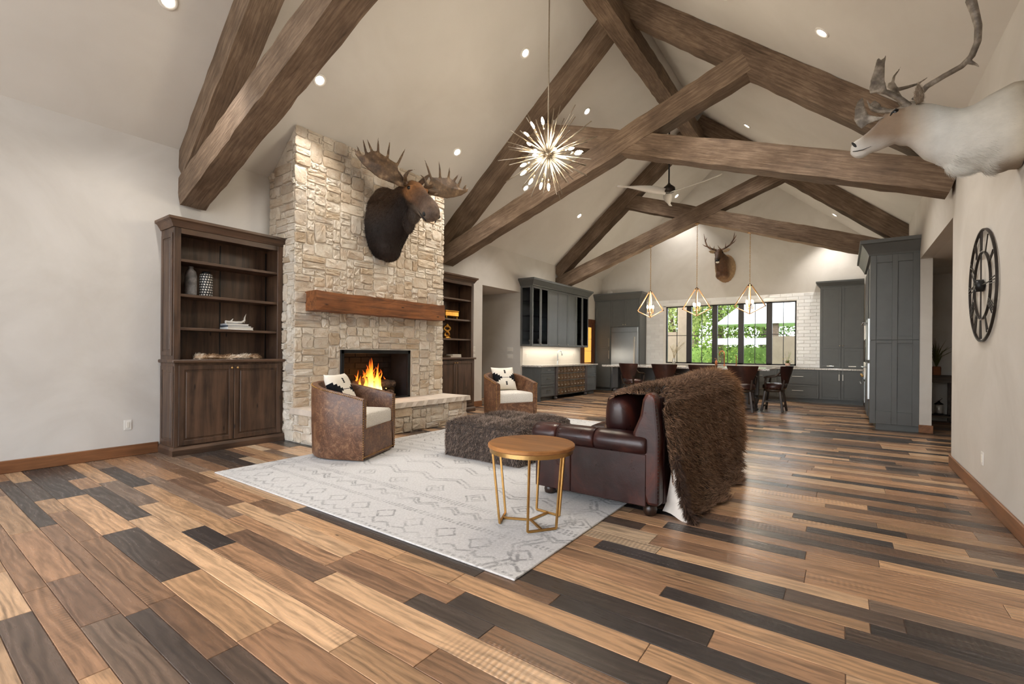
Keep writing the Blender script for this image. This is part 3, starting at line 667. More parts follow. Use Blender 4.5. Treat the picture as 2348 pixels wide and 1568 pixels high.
# right-hand bookcase ornaments
MT['gilt'] = plain('gilt', (202, 150, 66), .35, .9, .2, 20, .2)
o = thing('gilt_box', 'gilded trinket box on small feet in the bookcase by the hall opening', 'box', (-6.78, 7.2, 1.984)); m = MB(); m.box(-.08, .08, -.2, .2, .05, .15, .012); m.build('body', 'gilt', o)
m = MB(); m.box(-.085, .085, -.205, .205, .15, .172, .008); m.build('lid', 'gilt', o)
for a in (-1, 1):
    for b in (-1, 1): m = MB(); m.lathe([(.012, 0), (.02, .012), (.01, .03), (.016, .052)], 8, (a * .06, b * .16, 0)); m.build('foot', 'gilt', o, True)
o = thing('gilt_figurine', 'small gilded knot-shaped figurine in the bookcase by the hall opening', 'figurine', (-6.78, 7.12, 1.568)); m = MB()
m.lathe([(.085, 0), (.09, .015), (.06, .03), (.04, .045)], 14); m.build('base', 'gilt', o, True)
m = MB(); m.tube([(.02 * math.sin(3 * t), .075 * math.sin(2 * t) , .14 + .1 * math.cos(t) * (1 + .2 * math.cos(3 * t))) for t in [2 * PI * i / 40 for i in range(41)]], .022, 8); m.ell((0, 0, .27), (.035, .035, .045)); m.build('knot', 'gilt', o, True)
book((-6.79, 7.3, 1.172), .34, .23, .035, (150, 128, 104), 'tan book at the bottom of the short stack by the hall opening')
book((-6.78, 7.34, 1.207), .26, .2, .03, (232, 228, 220), 'white book on top of the short stack by the hall opening')
# ---------------------------------------------------------------- bar along the far end of the fireplace wall
ex, ey, ez = V((1, 0, 0)), V((0, 1, 0)), V((0, 0, 1))
def pull(p, d, L, nrm, parent, mat='nickel', r=.006, st=.03, name='handle'):
    p, d, nrm = V(p), V(d), V(nrm); m = MB(); m.bar(p - d * L / 2 + nrm * st, p + d * L / 2 + nrm * st, r * 2, r * 2, nrm, .002)
    for s in (-1, 1): m.bar(p + d * s * L * .4, p + d * s * L * .4 + nrm * st, r * 1.4, r * 1.4, d)
    return m.build(name, mat, parent)
n_ = NT('speckled_granite'); v_ = n_.vec((1, 1, 1), False); sp_ = n_.voro(v_, 60, 'F1', 'Color'); MT['granite'] = n_.done(n_.ramp(n_.noise(v_, 38, 5, .75), [(.35, (74, 70, 68)), (.47, (190, 184, 176)), (.6, (226, 222, 214)), (.72, (150, 140, 128))]), .12, 0, None, .6)
n_ = NT('subway_tile'); v_ = n_.vec((1, 1, 1), False, 'Object', (PI / 2, 0, PI / 2)); br_ = n_.new('TexBrick'); n_.put(br_.inputs['Vector'], v_); br_.inputs['Scale'].default_value = 1; br_.inputs['Brick Width'].default_value = .3; br_.inputs['Row Height'].default_value = .076
br_.inputs['Mortar Size'].default_value = .002; br_.inputs['Color1'].default_value = C(236, 230, 220); br_.inputs['Color2'].default_value = C(230, 224, 214); br_.inputs['Mortar'].default_value = C(206, 198, 186)
MT['subway'] = n_.done(br_.outputs['Color'], .2, 0, n_.bump(br_.outputs['Fac'], -.3, .003), .5)
bar = thing('bar_base_cabinet', 'charcoal painted bar base cabinet with three drawers and panelled end', 'cabinet', (XL, 10.3, 0))
mb = MB(); mb.box(.002, .57, .012, .77, .1, .905); mb.box(.002, .5, .012, .77, 0, .1); mb.build('body', 'cab', bar)
m = MB(); shaker(m, (.0, .012, .0), ex, ez, -ey, .3, .905, .05, .012); shaker(m, (.3, .012, .0), ex, ez, -ey, .29, .905, .05, .012); m.build('end_panel', 'cab', bar)
z = .115
for h in (.3, .29, .16):
    m = MB(); shaker(m, (.57, .03, z), ey, ez, ex, .7, h, .05, .02); d_ = m.build('drawer', 'cab', bar); pull((.59, .38, z + h * .55), ey, .16, ex, d_); z += h + .012
MT['antique'] = wood('antique_drawer', (62, 46, 32), (126, 98, 68), 'z', 1.5, .5, False, .3); MT['oldiron'] = plain('weathered_post', (84, 76, 72), .6, .2, .25, 20, .4)
apo = thing('apothecary_cabinet', 'antique apothecary chest of small wooden drawers built into the bar', 'cabinet', (XL, 11.07, 0))
mb = MB(); mb.box(.002, .56, 0, 1.89, .1, .9); mb.build('body', 'black', apo)
for yy in (.05, 1.84):
    m = MB(); m.box(.52, .62, yy - .05, yy + .05, .1, .9, .01); m.lathe([(.03, .0), (.05, .02), (.055, .05), (.03, .08), (.045, .1)], 12, (.57, yy, 0)); m.build('post', 'oldiron', apo)
cw = 1.74 / 9; drawer = None
for j in range(4):
    m = MB(); m.box(.545, .585, .11, 1.78, .1 + .2 * j - .004 + (.012 if j == 0 else 0), .1 + .2 * j + .012, .002); m.build('shelf_edge', 'nickel', apo)
    for i in range(9):
        if drawer is None:
            m = MB(); m.box(.55, .578, .016, cw - .016, .02, .186, .003); m.box(.578, .582, .04, cw - .04, .05, .075, .001); drawer = m.build('drawer', 'antique', apo)
            m = MB(); m.lathe([(.006, .0), (.006, .012), (.02, .02), (.02, .03), (.008, .036)], 8, (.578, cw / 2, .085), ex); m.build('knob', 'knob', drawer, True); drawer.location = (0, .07, .1); continue
        dup(drawer, apo, (0, .07 + i * cw, .1 + .2 * j))
be = thing('bar_end_cabinet', 'charcoal painted two-drawer cabinet at the pantry end of the bar', 'cabinet', (XL, 12.96, 0))
mb = MB(); mb.box(.002, .57, 0, .68, .1, .905); mb.box(.002, .5, 0, .68, 0, .1); mb.build('body', 'cab', be); z = .115
for h in (.47, .29): m = MB(); shaker(m, (.57, .02, z), ey, ez, ex, .64, h, .05, .02); d_ = m.build('drawer', 'cab', be); pull((.59, .33, z + h - .05), ey, .16, ex, d_); z += h + .012
mb = MB(); poly = [(.002, -.02), (.56, -.02), (.6, -.005), (.625, .03), (.63, .08), (.63, 3.38), (.002, 3.38)]; mb.prism(poly, (0, 0, 0), ex, ey, ez, .905, .945)
o = mb.build('bar_countertop', 'granite', None, fix=True); o.location = (XL, 10.3, 0); tag(o, 'pale speckled granite worktop over the bar cabinets', 'countertop')
mb = MB(); mb.box(.002, .012, 0, 3.3, .945, 1.455); o = mb.build('bar_backsplash', 'subway', None); o.location = (XL, 10.3, 0); tag(o, 'glossy white subway tile backsplash behind the bar sink', 'backsplash')
for k, yy in enumerate((10.5, 13.2)):
    o = thing('outlet_plate', 'white outlet plate on the bar backsplash ' + ('above the drawer stack' if k == 0 else 'by the pantry door'), 'outlet', (XL + .012, yy, 1.2)); m = MB(); m.box(0, .006, -.04, .04, -.06, .06, .002); m.build('plate', 'white', o); m = MB(); m.box(.006, .008, -.015, .015, .01, .04); m.box(.006, .008, -.015, .015, -.04, -.01); m.build('socket', 'page', o)
o = thing('bar_faucet', 'chrome gooseneck faucet standing on the bar worktop', 'faucet', (XL + .14, 11.95, .945)); m = MB()
m.tube([(0, 0, 0), (0, 0, .3)] + [(0, .13 - .13 * math.cos(a), .3 + .1 * math.sin(a)) for a in [PI * i / 10 for i in range(1, 9)]], .014, 10); m.build('neck', 'steel', o, True)
m = MB(); m.tube([(0, .245, .35), (0, .275, .26)], [.016, .02], 10); m.build('spray_head', 'steel', o, True); m = MB(); m.lathe([(.03, 0), (.03, .01), (.02, .02), (.018, .1)], 12); m.build('base', 'steel', o, True); m = MB(); m.tube([(.0, 0, .1), (.05, .0, .15)], .007, 8); m.build('lever', 'steel', o, True)
# upper cabinets with glass doors
up = thing('bar_upper_cabinet', 'charcoal painted wall cabinet with glass end doors above the bar', 'cabinet', (XL, 10.2, 0))
ED = [0, .42, .83, 1.39, 1.94, 2.46, 2.86, 3.28]; UD, U0, U1 = .36, 1.455, 3.05
mb = MB(); W = ED[-1]; mb.box(.002, .02, 0, W, U0, U1); mb.box(.02, UD, 0, W, U1 - .03, U1); mb.box(.02, UD, 0, W, U0, U0 + .025)
for y_ in (ED[2], ED[5], W - .02): mb.box(.02, UD, y_, y_ + .02, U0, U1)
mb.box(.02, UD, ED[2] + .02, ED[5], U0, U1); mb.build('carcass', 'cab', up)
mb = MB(); mb.box(.021, .03, .02, ED[2], U0 + .03, U1 - .03); mb.box(.021, .03, ED[5] + .02, W - .02, U0 + .03, U1 - .03); mb.build('interior_back', 'cab', up)
def gdoor(o, eu, ev, en, w, h, parent, knob_u, name='glass_door'):
    m = MB(); O = V(o); fr = .05
    for u0, u1, v0, v1 in ((0, fr, 0, h), (w - fr, w, 0, h), (fr, w - fr, 0, fr), (fr, w - fr, h - fr, h)): m.obox(O + eu * (u0 + u1) / 2 + ev * (v0 + v1) / 2 + en * .01, eu * (u1 - u0) / 2, ev * (v1 - v0) / 2, en * .01, .002)
    d_ = m.build(name, 'cab', parent); m = MB(); m.obox(O + eu * w / 2 + ev * h / 2 + en * .008, eu * (w / 2 - fr + .004), ev * (h / 2 - fr + .004), en * .002); m.build('pane', 'glass', d_)
    if knob_u is not None: knob('knob', O + eu * knob_u + ev * .05 + en * .02, en, 'knob', d_)
    return d_
gdoor((.015, .012, U0), ex, ez, -ey, UD - .015, U1 - U0, up, None, 'glass_end')
for k in range(7):
    a, b = ED[k] + .004, ED[k + 1] - .004; w = b - a
    if k in (0, 1, 5, 6): gdoor((UD, a, U0 + .01), ey, ez, ex, w, U1 - U0 - .02, up, w - .025 if k in (0, 5) else .025)
    else:
        m = MB(); shaker(m, (UD, a, U0 + .01), ey, ez, ex, w, U1 - U0 - .02, .055, .02); d_ = m.build('door', 'cab', up); knob('knob', (UD + .02, b - .03, U0 + .06), ex, 'knob', d_)
for a, b in ((.02, ED[2]), (ED[5] + .02, W - .02)):
    for z in (1.85, 2.25, 2.65): m = MB(); m.box(.03, UD - .02, a, b, z, z + .008); m.build('glass_shelf', 'glass', up)
mb = MB(); mb.sweep([(0, 0), (.015, 0), (.02, .02), (.05, .06), (.1, .13), (.12, .14), (.12, .19), (0, .19)], [(.0, 0, U1), (UD + .02, 0, U1), (UD + .02, W, U1), (0, W, U1)]); mb.box(.0, UD + .02, 0, W, U1, U1 + .18); mb.build('crown_moulding', 'cab', up, fix=True)
ld = bpy.data.lights.new('under_cabinet_strip', 'AREA'); ld.shape = 'RECTANGLE'; ld.size = .04; ld.size_y = 3.0; ld.energy = 6; ld.color = (1, .9, .76); lo = bpy.data.objects.new('under_cabinet_strip', ld); COL.objects.link(lo); lo.parent = up; lo.location = (.2, 1.64, U0 - .01)
MT['ware'] = plain('glassware', (214, 210, 200), .15, .2, .1)
for k, (yy, zz, hh) in enumerate(((10.35, 1.485, .14), (10.5, 1.863, .12), (10.8, 1.485, .18), (10.9, 2.263, .13), (12.8, 1.485, .15), (12.9, 1.863, .17), (13.0, 2.263, .14), (13.3, 1.485, .2))):
    o = thing('wine_glass', 'stemmed glass kept on a shelf in the bar wall cabinet', 'glass', (XL + .2, yy, zz), 0, 'glasses inside the bar wall cabinet'); m = MB(); m.lathe([(.03, 0), (.03, .004), (.004, .008), (.004, hh * .45), (.03, hh * .6), (.034, hh * .8), (.028, hh), (.024, hh)], 10); m.build('bowl', 'ware', o, True)
# pantry door with amber glass, past the bar
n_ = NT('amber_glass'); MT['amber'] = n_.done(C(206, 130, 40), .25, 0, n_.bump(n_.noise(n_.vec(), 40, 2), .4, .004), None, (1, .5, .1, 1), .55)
d1 = thing('door_1', None, None, (XL, 13.68, 0), 0, None, 'structure'); MT['doorwood'] = wood('door_wood', (64, 34, 18), (112, 66, 38), 'z', .6, .45, False, .1)
m = MB(); m.box(.002, .04, 0, .12, 0, 2.42, .004); m.box(.002, .04, .88, 1.0, 0, 2.42, .004); m.box(.002, .045, -.02, 1.02, 2.3, 2.42, .004); m.build('casing', 'doorwood', d1)
m = MB(); m.box(.002, .03, .12, .24, 0, 2.3); m.box(.002, .03, .76, .88, 0, 2.3); m.box(.002, .03, .24, .76, 0, .3); m.box(.002, .03, .24, .76, .86, .96); m.box(.002, .03, .24, .76, 2.15, 2.3); m.box(.002, .02, .24, .76, .3, .86); m.build('leaf', 'doorwood', d1)
for z0, z1 in ((.96, 1.35), (1.35, 1.75), (1.75, 2.15)): m = MB(); m.box(.008, .018, .245, .755, z0 + .006, z1 - .006); m.build('pane', 'amber', d1)
# ---------------------------------------------------------------- refrigerator wall
FYN = 14.72
pt = thing('pantry_tower', 'charcoal painted tall pantry and over-fridge cupboard with crown', 'cabinet', (XL, FYN, 0)); dp = YB - FYN - .002
mb = MB(); mb.box(.02, .6, .02, dp, .1, 3.07); mb.box(.02, .6, .08, dp, 0, .1); mb.box(.6, 1.57, .02, dp, 2.16, 3.07); mb.box(1.57, 1.6, .0, dp, 0, 3.07, .002); mb.build('carcass', 'cab', pt)
m = MB(); shaker(m, (1.6, .02, .02), ey, ez, ex, dp - .04, 3.03, .07, .01); m.build('end_panel', 'cab', pt)
for z0, z1 in ((.12, 1.43), (1.445, 3.05)):
    m = MB(); shaker(m, (.03, .02, z0), ex, ez, -ey, .56, z1 - z0, .06, .02); d_ = m.build('door', 'cab', pt); pull((.55, 0, z1 - .2 if z0 < 1 else z0 + .2), ez, .28, -ey, d_)
for k in range(2): m = MB(); shaker(m, (.605 + k * .483, .02, 2.17), ex, ez, -ey, .478, .88, .06, .02); d_ = m.build('door', 'cab', pt); knob('knob', (1.085 + (-.04 if k == 0 else .04), 0, 2.23), -ey, 'knob', d_, .018)
mb = MB(); mb.sweep([(0, 0), (.015, 0), (.02, .02), (.05, .07), (.1, .15), (.115, .16), (.115, .22), (0, .22)], [(0, 0, 3.07), (1.6, 0, 3.07), (1.6, dp, 3.07)]); mb.box(0, 1.6, 0, dp, 3.07, 3.28); mb.build('crown_moulding', 'cab', pt, fix=True)
fr = thing('refrigerator', 'built-in brushed stainless steel refrigerator with bar handle', 'refrigerator', (XL + .61, FYN - .01, 0))
m = MB(); m.box(0, .955, .03, .6, .03, 2.15); m.build('body', 'steel', fr)
m = MB(); m.box(.03, .925, -.01, .03, .1, 1.98, .008); m.build('door', 'steel', fr)
m = MB(); m.box(.03, .925, 0, .03, 1.99, 2.13, .004)
for k in range(5): m.box(.05, .905, -.006, 0, 2.005 + k * .025, 2.015 + k * .025)
m.build('vent_grille', 'steel', fr); pull((.85, -.01, 1.2), ez, 1.25, -ey, fr, 'nickel', .018, .06)
m = MB(); m.box(.03, .925, .02, .05, .0, .09); m.build('toe_grille', 'black', fr)
mb = MB(); mb.box(-6.75, -6.62, 15.1, 15.3, 3.28, 3.45, .02); o = mb.build('white_sensor', 'white'); tag(o, 'plain white sensor standing on top of the pantry tower', 'bin')  # small sensor, built as a plain white box
# ---------------------------------------------------------------- gable wall: tile, window, cabinets
n_ = NT('glazed_tile'); v_ = n_.vec(); MT['tile'] = n_.done(n_.ramp(n_.rnd(), [(0, (236, 234, 231)), (.5, (243, 242, 239)), (1, (229, 227, 224))]), .1, 0, n_.bump(n_.noise(v_, 9, 2), .5, .012), .6)
MT['grout'] = plain('grout', (236, 233, 228), .9)
bs = thing('kitchen_backsplash', 'white glazed brick tile field around the kitchen window', 'backsplash', (-2.8, YB, 0)); o_ = V((-2.8, YB, 0))
TX0, TX1, TZ0, TZ1 = -5.42, -.55, .93, 3.02; mb = MB()
for a in ((TX0, WX0 - .0, TZ0, TZ1), (WX1, TX1, TZ0, TZ1), (WX0, WX1, WZ1, TZ1)): mb.box(a[0] + 2.8, a[1] + 2.8, -.008, -.001, a[2], a[3])
mb.build('grout_bed', 'grout', bs); th, tw = .0951, .29; tm = None; row = 0; z = TZ0; tcache = {}
while z < TZ1 - .02:
    x = TX0 - (tw / 2 if row % 2 else 0)
    while x < TX1:
        a, b = max(x, TX0), min(x + tw, TX1); z1 = min(z + th, TZ1); segs = [(a, b)]
        if z < WZ1 - .03: segs = [(a, min(b, WX0)), (max(a, WX1), b)]
        for a, b in segs:
            if b - a > .03:
                k = (round(b - a, 3), round(z1 - z, 3))
                if k not in tcache: m = MB(); m.box(.0016, k[0] - .0016, -.018, -.006, .0016, k[1] - .0016, .004); tcache[k] = m.mesh('tile')
                t_ = ob('tile', tcache[k], 'tile', bs, loc=(a + 2.8, 0, z))
        x += tw
    z += th; row += 1
# window: five casements in dark bronze frames
w1 = thing('window_1', None, None, (0, YB, 0), 0, None, 'structure'); MU = [-4.78, -4.05, -3.28, -2.54, -1.79, -1.11]
m = MB(); m.box(WX0 - .02, WX1 + .02, -.03, .1, WZ0 - .03, WZ0, .004); m.build('sill', 'trimwhite', w1)
m = MB(); m.box(WX0 - .0, WX0 + .08, -.012, .14, WZ0, WZ1); m.box(WX0, WX1, -.012, .14, WZ1 - .03, WZ1); m.build('reveal', 'trimwhite', w1)
m = MB(); x0_ = MU[0] + .0
for k, x in enumerate(MU): m.box(x - (.075 if 0 < k < 5 else .0) + (0 if k else 0), x + (.075 if 0 < k < 5 else (.04 if k == 0 else 0)), .02, .12, WZ0, WZ1 - .02, .004)
m.box(WX1 - .04, WX1, .02, .12, WZ0, WZ1 - .02); m.box(MU[0], WX1, .02, .12, WZ0, WZ0 + .04); m.box(MU[0], WX1, .02, .12, WZ1 - .06, WZ1 - .02); m.build('window_frame', 'bronze', w1)
for k in range(5):
    a = MU[k] + (.075 if k else .04); b = MU[k + 1] - (.075 if k < 4 else .04); c = (a + b) / 2
    m = MB(); m.box(a, b, .068, .072, WZ0 + .04, WZ1 - .06); pn = m.build('pane', 'glass', w1); m = MB(); m.box(c - .009, c + .009, .06, .08, WZ0 + .04, WZ1 - .06); m.box(a, b, .06, .08, 1.86, 1.878); m.build('muntin', 'bronze', pn)
    m = MB(); m.box(c - .02, c + .02, .0, .02, WZ0 + .01, WZ0 + .04, .004); m.tube([(c, .01, WZ0 + .03), (c + .05, -.01, WZ0 + .05)], .006, 6); m.build('crank', 'bronze', w1)
kb = thing('kitchen_base_cabinet', 'grey painted wide-drawer base cabinet under the kitchen window', 'cabinet', (-5.4, 14.74, 0)); L = 4.86
mb = MB(); mb.box(0, L, .02, .59, .1, .885); mb.box(0, L, .08, .59, 0, .1); mb.build('body', 'cabk', kb)
for k in range(5):
    w = L / 5; z = .12
    for h in (.36, .37): m = MB(); shaker(m, (k * w + .006, .02, z), ex, ez, -ey, w - .012, h, .05, .02); d_ = m.build('drawer', 'cabk', kb); pull((k * w + w / 2, 0, z + h * .55), ex, .26, -ey, d_); z += h + .012
kc = thing('kitchen_corner_cabinet', 'grey painted two-door base cabinet beside the oven tower', 'cabinet', (-.54, 14.74, 0)); L = .94
mb = MB(); mb.box(0, L, .02, .59, .1, .885); mb.box(0, L, .08, .59, 0, .1); mb.build('body', 'cabk', kc)
for k in range(2): w = L / 2; m = MB(); shaker(m, (k * w + .005, .02, .12), ex, ez, -ey, w - .01, .75, .055, .02); d_ = m.build('door', 'cabk', kc); pull((w + (-.04 if k == 0 else .04), 0, .7), ez, .16, -ey, d_)
mb = MB(); mb.box(-5.4, .42, 14.71, YB - .001, .885, .925, .004); o = mb.build('kitchen_countertop', 'granite'); tag(o, 'pale granite worktop running under the kitchen window', 'countertop')
ku = thing('kitchen_upper_cabinet', 'grey painted tall wall cabinet standing on the worktop beside the window', 'cabinet', (-.54, 14.98, .927)); L = .94; dp = YB - 14.98 - .002
mb = MB(); mb.box(0, L, .02, dp, 0, 2.17); mb.build('carcass', 'cabk', ku); w = L / 2
for k in range(2):
    m = MB(); shaker(m, (k * w + .004, .02, .02), ex, ez, -ey, w - .008, .5, .055, .02); d_ = m.build('door', 'cabk', ku); pull((k * w + w / 2, 0, .06), ex, .16, -ey, d_)
    m = MB(); shaker(m, (k * w + .004, .02, .54), ex, ez, -ey, w - .008, 1.62, .055, .02); d_ = m.build('door', 'cabk', ku); knob('knob', (w + (-.035 if k == 0 else .035), 0, .6), -ey, 'knob', d_, .016)
mb = MB(); mb.sweep([(0, 0), (.015, 0), (.02, .02), (.05, .05), (.09, .1), (.1, .11), (.1, .15), (0, .15)], [(0, dp, 2.17), (0, 0, 2.17), (L, 0, 2.17)]); mb.box(0, L, 0, dp, 2.17, 2.31); mb.build('crown_moulding', 'cabk', ku, fix=True)
# oven tower on the clock-side wall
ot = thing('oven_tower', 'grey painted floor-to-crown cabinet tower with four-panel end and ovens', 'cabinet', (.36, 10.3, 0)); DW = XR - .36 - .002; L = 2.3
mb = MB(); mb.box(.02, DW, .02, L, .1, 3.03); mb.box(.09, DW, .02, L, 0, .1); mb.build('carcass', 'cabk', ot)
m = MB()
def pan(u0, u1, v0, v1): m.box(u0, u1, -.014, .02, v0, v1, .003)
for u0, u1 in ((.0, .085), (.3, .375), (.57, DW)): pan(u0, u1, .1, 1.552); pan(u0, u1, 1.558, 3.03)
for v0, v1 in ((.1, .32), (1.5, 1.552), (1.558, 1.62), (2.9, 3.03)): pan(.085, .3, v0, v1); pan(.375, .57, v0, v1)
m.box(.09, DW, 0.001, .019, 0, .101); m.box(.085, .3, .009, .019, .31, 2.91); m.box(.375, .57, .009, .019, .31, 2.91); m.build('end_panel', 'cabk', ot)
mb = MB(); mb.sweep([(0, 0), (.02, 0), (.03, .03), (.06, .09), (.12, .19), (.15, .2), (.15, .26), (0, .26)], [(0, L, 3.03), (0, 0, 3.03), (DW, 0, 3.03)]); mb.box(0, DW, 0, L, 3.03, 3.28); mb.build('crown_moulding', 'cab', ot, fix=True)
for z0, z1 in ((.5, 1.15), (1.2, 1.95)):
    m = MB(); m.box(-.03, .02, .15, .9, z0, z1, .008); d_ = m.build('oven_door', 'steel', ot); m = MB(); m.tube([(-.09, .2, z1 - .08), (-.09, .85, z1 - .08)], .014, 10); m.tube([(-.09, .24, z1 - .08), (-.03, .24, z1 - .08)], .01, 8); m.tube([(-.09, .81, z1 - .08), (-.03, .81, z1 - .08)], .01, 8); m.build('handle', 'steel', d_, True)
for y0, y1 in ((1.0, 1.6), (1.62, 2.25)):
    m = MB(); shaker(m, (0.02, y0, .12), ey, ez, -ex, y1 - y0, 1.4, .06, .02); d_ = m.build('door', 'cabk', ot); pull((0, y0 + .06, 1.0), ez, .3, -ex, d_)
    m = MB(); shaker(m, (0.02, y0, 1.55), ey, ez, -ex, y1 - y0, 1.4, .06, .02); d_ = m.build('door', 'cabk', ot); pull((0, y0 + .06, 1.75), ez, .3, -ex, d_)
cr = thing('range_cooker', 'stainless range cooker with knobs beside the oven tower', 'range', (.36, 12.65, 0)); m = MB(); m.box(.02, .65, 0, 1.2, .1, .92, .006); m.build('body', 'black', cr)
m = MB(); m.box(-.01, .02, .05, 1.15, .25, .72, .006); d_ = m.build('oven_door', 'steel', cr); m = MB(); m.tube([(-.06, .12, .66), (-.06, 1.08, .66)], .013, 10); m.build('handle', 'steel', d_, True)
m = MB(); m.box(-.02, .02, .02, 1.18, .76, .9, .006); m.build('control_panel', 'steel', cr)
for k in range(6): m = MB(); m.lathe([(.025, 0), (.025, .03), (.018, .035)], 12, (-.02, .15 + k * .18, .83), -ex); m.build('dial', 'brass', cr, True)
m = MB(); m.box(.0, .65, 0, 1.2, .92, .945, .004); m.build('hob', 'iron', cr)
wl = thing('range_side_cabinet', 'grey painted base cabinet between the range and the window wall', 'cabinet', (.42, 13.88, 0)); m = MB(); m.box(0, .59, 0, .8, .1, .885); m.box(.06, .59, 0, .8, 0, .1); m.build('body', 'cabk', wl)
m = MB(); shaker(m, (0, .02, .12), ey, ez, -ex, .76, .74, .055, .02); m.build('door', 'cabk', wl)
# sink fittings and plants at the window
MT['copper'] = plain('copper', (206, 128, 84), .3, 1, .08)
o = thing('kitchen_faucet', 'copper gooseneck faucet at the sink under the kitchen window', 'faucet', (-2.95, 15.14, .925)); m = MB(); m.tube([(0, 0, 0), (0, 0, .36)] + [(-.07 + .07 * math.cos(a), -.0, .36 + .09 * math.sin(a)) for a in [PI * i / 8 for i in range(1, 8)]] + [(-.14, 0, .31)], .016, 10); m.build('neck', 'copper', o, True); m = MB(); m.lathe([(.035, 0), (.03, .02), (.02, .04)], 12); m.build('base', 'copper', o, True)
o = thing('soap_bottle', 'copper soap bottle with pump beside the kitchen faucet', 'bottle', (-3.18, 15.14, .925)); m = MB(); m.lathe([(.035, 0), (.035, .13), (.014, .16), (.012, .18)], 14); m.build('body', 'copper', o, True); m = MB(); m.tube([(0, 0, .18), (0, 0, .22), (-.05, 0, .22)], .007, 8); m.build('pump', 'copper', o, True)
o = thing('filter_tap', 'slim copper filter tap beside the kitchen faucet', 'faucet', (-2.62, 15.14, .925)); m = MB(); m.tube([(0, 0, 0), (0, 0, .3), (-.02, -.01, .33)], .011, 8); m.build('neck', 'copper', o, True); m = MB(); m.lathe([(.022, 0), (.02, .02), (.012, .03)], 10); m.build('base', 'copper', o, True)
MT['petal'] = plain('yellow_petal', (232, 196, 70), .6, 0, .15); MT['leafp'] = plain('plant_leaf', (120, 140, 70), .6, 0, .25, 8); MT['terra'] = plain('pink_ceramic', (206, 170, 150), .5); MT['straw'] = plain('dry_grass', (206, 188, 150), .8)
def leaf(mb, p, d, L, w, up=(0, 0, 1)):
    p, d = V(p), V(d).normalized(); s = d.cross(V(up)); s = s.normalized() if s.length > .1 else V((1, 0, 0)); nn = s.cross(d)
    mb.add([p, p + d * L * .45 + s * w + nn * L * .06, p + d * L - nn * L * .1, p + d * L * .45 - s * w + nn * L * .06, p + d * L * .5 + nn * L * .0], [(0, 1, 4), (1, 2, 4), (2, 3, 4), (3, 0, 4)])
o = thing('potted_flowers', 'small pot of yellow flowers on the worktop by the kitchen window', 'plant', (-1.3, 15.14, .925)); m = MB(); m.lathe([(.05, 0), (.07, .12), (.065, .12), (.05, .1)], 14); m.build('pot', 'terra', o, True); r = random.Random(2)
m = MB(); mp = MB()
for k in range(26):
    a = r.uniform(0, 6.3); e = r.uniform(.3, 1.3); d = V((math.cos(a) * math.cos(e), math.sin(a) * math.cos(e), math.sin(e))); leaf(m, (0, 0, .1), d, r.uniform(.08, .14), .02)
    if k < 16:
        q = V((0, 0, .12)) + d * r.uniform(.06, .16)
        for j in range(5): leaf(mp, q, V((math.cos(j * 1.26), math.sin(j * 1.26), .5)), .03, .012)
m.build('leaves', 'leafp', o); mp.build('blossoms', 'petal', o); m = MB()
for k in range(7): a = r.uniform(0, 6.3); m.tube([(0, 0, .1), (.03 * math.cos(a), .03 * math.sin(a), .25), (.09 * math.cos(a), .06 * math.sin(a), .38 + r.uniform(0, .08))], [.003, .002, .001], 5)
m.build('sprays', 'leafp', o)
o = thing('dried_grass_vase', 'clear vase of pale dried grasses at the kitchen window', 'vase', (-4.45, 15.14, .925)); m = MB(); m.lathe([(.03, 0), (.05, .04), (.05, .14), (.03, .2), (.035, .22)], 14); m.build('vase', 'ware', o, True); m = MB()
for k in range(14):
    a = r.uniform(-.4, 1.2); L = r.uniform(.3, .55); b = r.uniform(-.3, .3); pts = [(0, 0, .15), (.2 * a * L, .3 * b * L, .2 + L * .5), (.8 * a * L, .5 * b * L, .2 + L)]; m.tube(pts, [.004, .003, .002], 5)
    for j in range(9): leaf(m, V(pts[1]) + (V(pts[2]) - V(pts[1])) * j / 9, (a + r.uniform(-.5, .5), b, .8 + r.uniform(-.5, .2)), .06, .006)
m.build('grasses', 'straw', o)
# ---------------------------------------------------------------- island and stools
MT['island'] = plain('island_paint', (70, 70, 70), .42, 0, .1, 8)
isl = thing('kitchen_island', 'long dark island with turned corner legs and granite top', 'island', (-3.34, 12.3, 0))
m = MB(); m.box(-1.75, 1.5, -.15, .55, .08, .92); m.box(-1.7, 1.45, -.1, .5, 0, .08)
for k in range(5): shaker(m, (-1.74 + k * .65, -.15, .1), ex, ez, -ey, .63, .8, .06, .015)
m.build('body', 'island', isl)
for sx in (-1.68, 1.68):
    m = MB(); m.lathe([(.05, 0), (.075, .015), (.075, .05), (.05, .07), (.06, .1), (.05, .13), (.085, .25), (.088, .29), (.06, .32), (.055, .34), (.075, .345), (.075, .37)], 20, (sx, -.42, 0)); m.box(sx - .08, sx + .08, -.5, -.34, .36, .92, .006); m.build('turned_leg', 'island', isl, ang=40)
m = MB(); m.box(-2.0, 2.0, -.66, .6, .92, .965, .006); m.build('granite_top', 'granite', isl)
n_ = NT('brown_leather'); v_ = n_.vec(); MT['leather'] = n_.done(n_.ramp(n_.noise(v_, 4, 5, .6), [(.3, (36, 19, 17)), (.55, (58, 31, 26)), (.75, (88, 50, 36))]), .33, 0, n_.bump(n_.voro(v_, 160, 'F1'), .15, .002), .5)
MT['stoolwood'] = wood('stool_wood', (32, 25, 21), (70, 54, 42), 'z', 1, .4, False, .15)
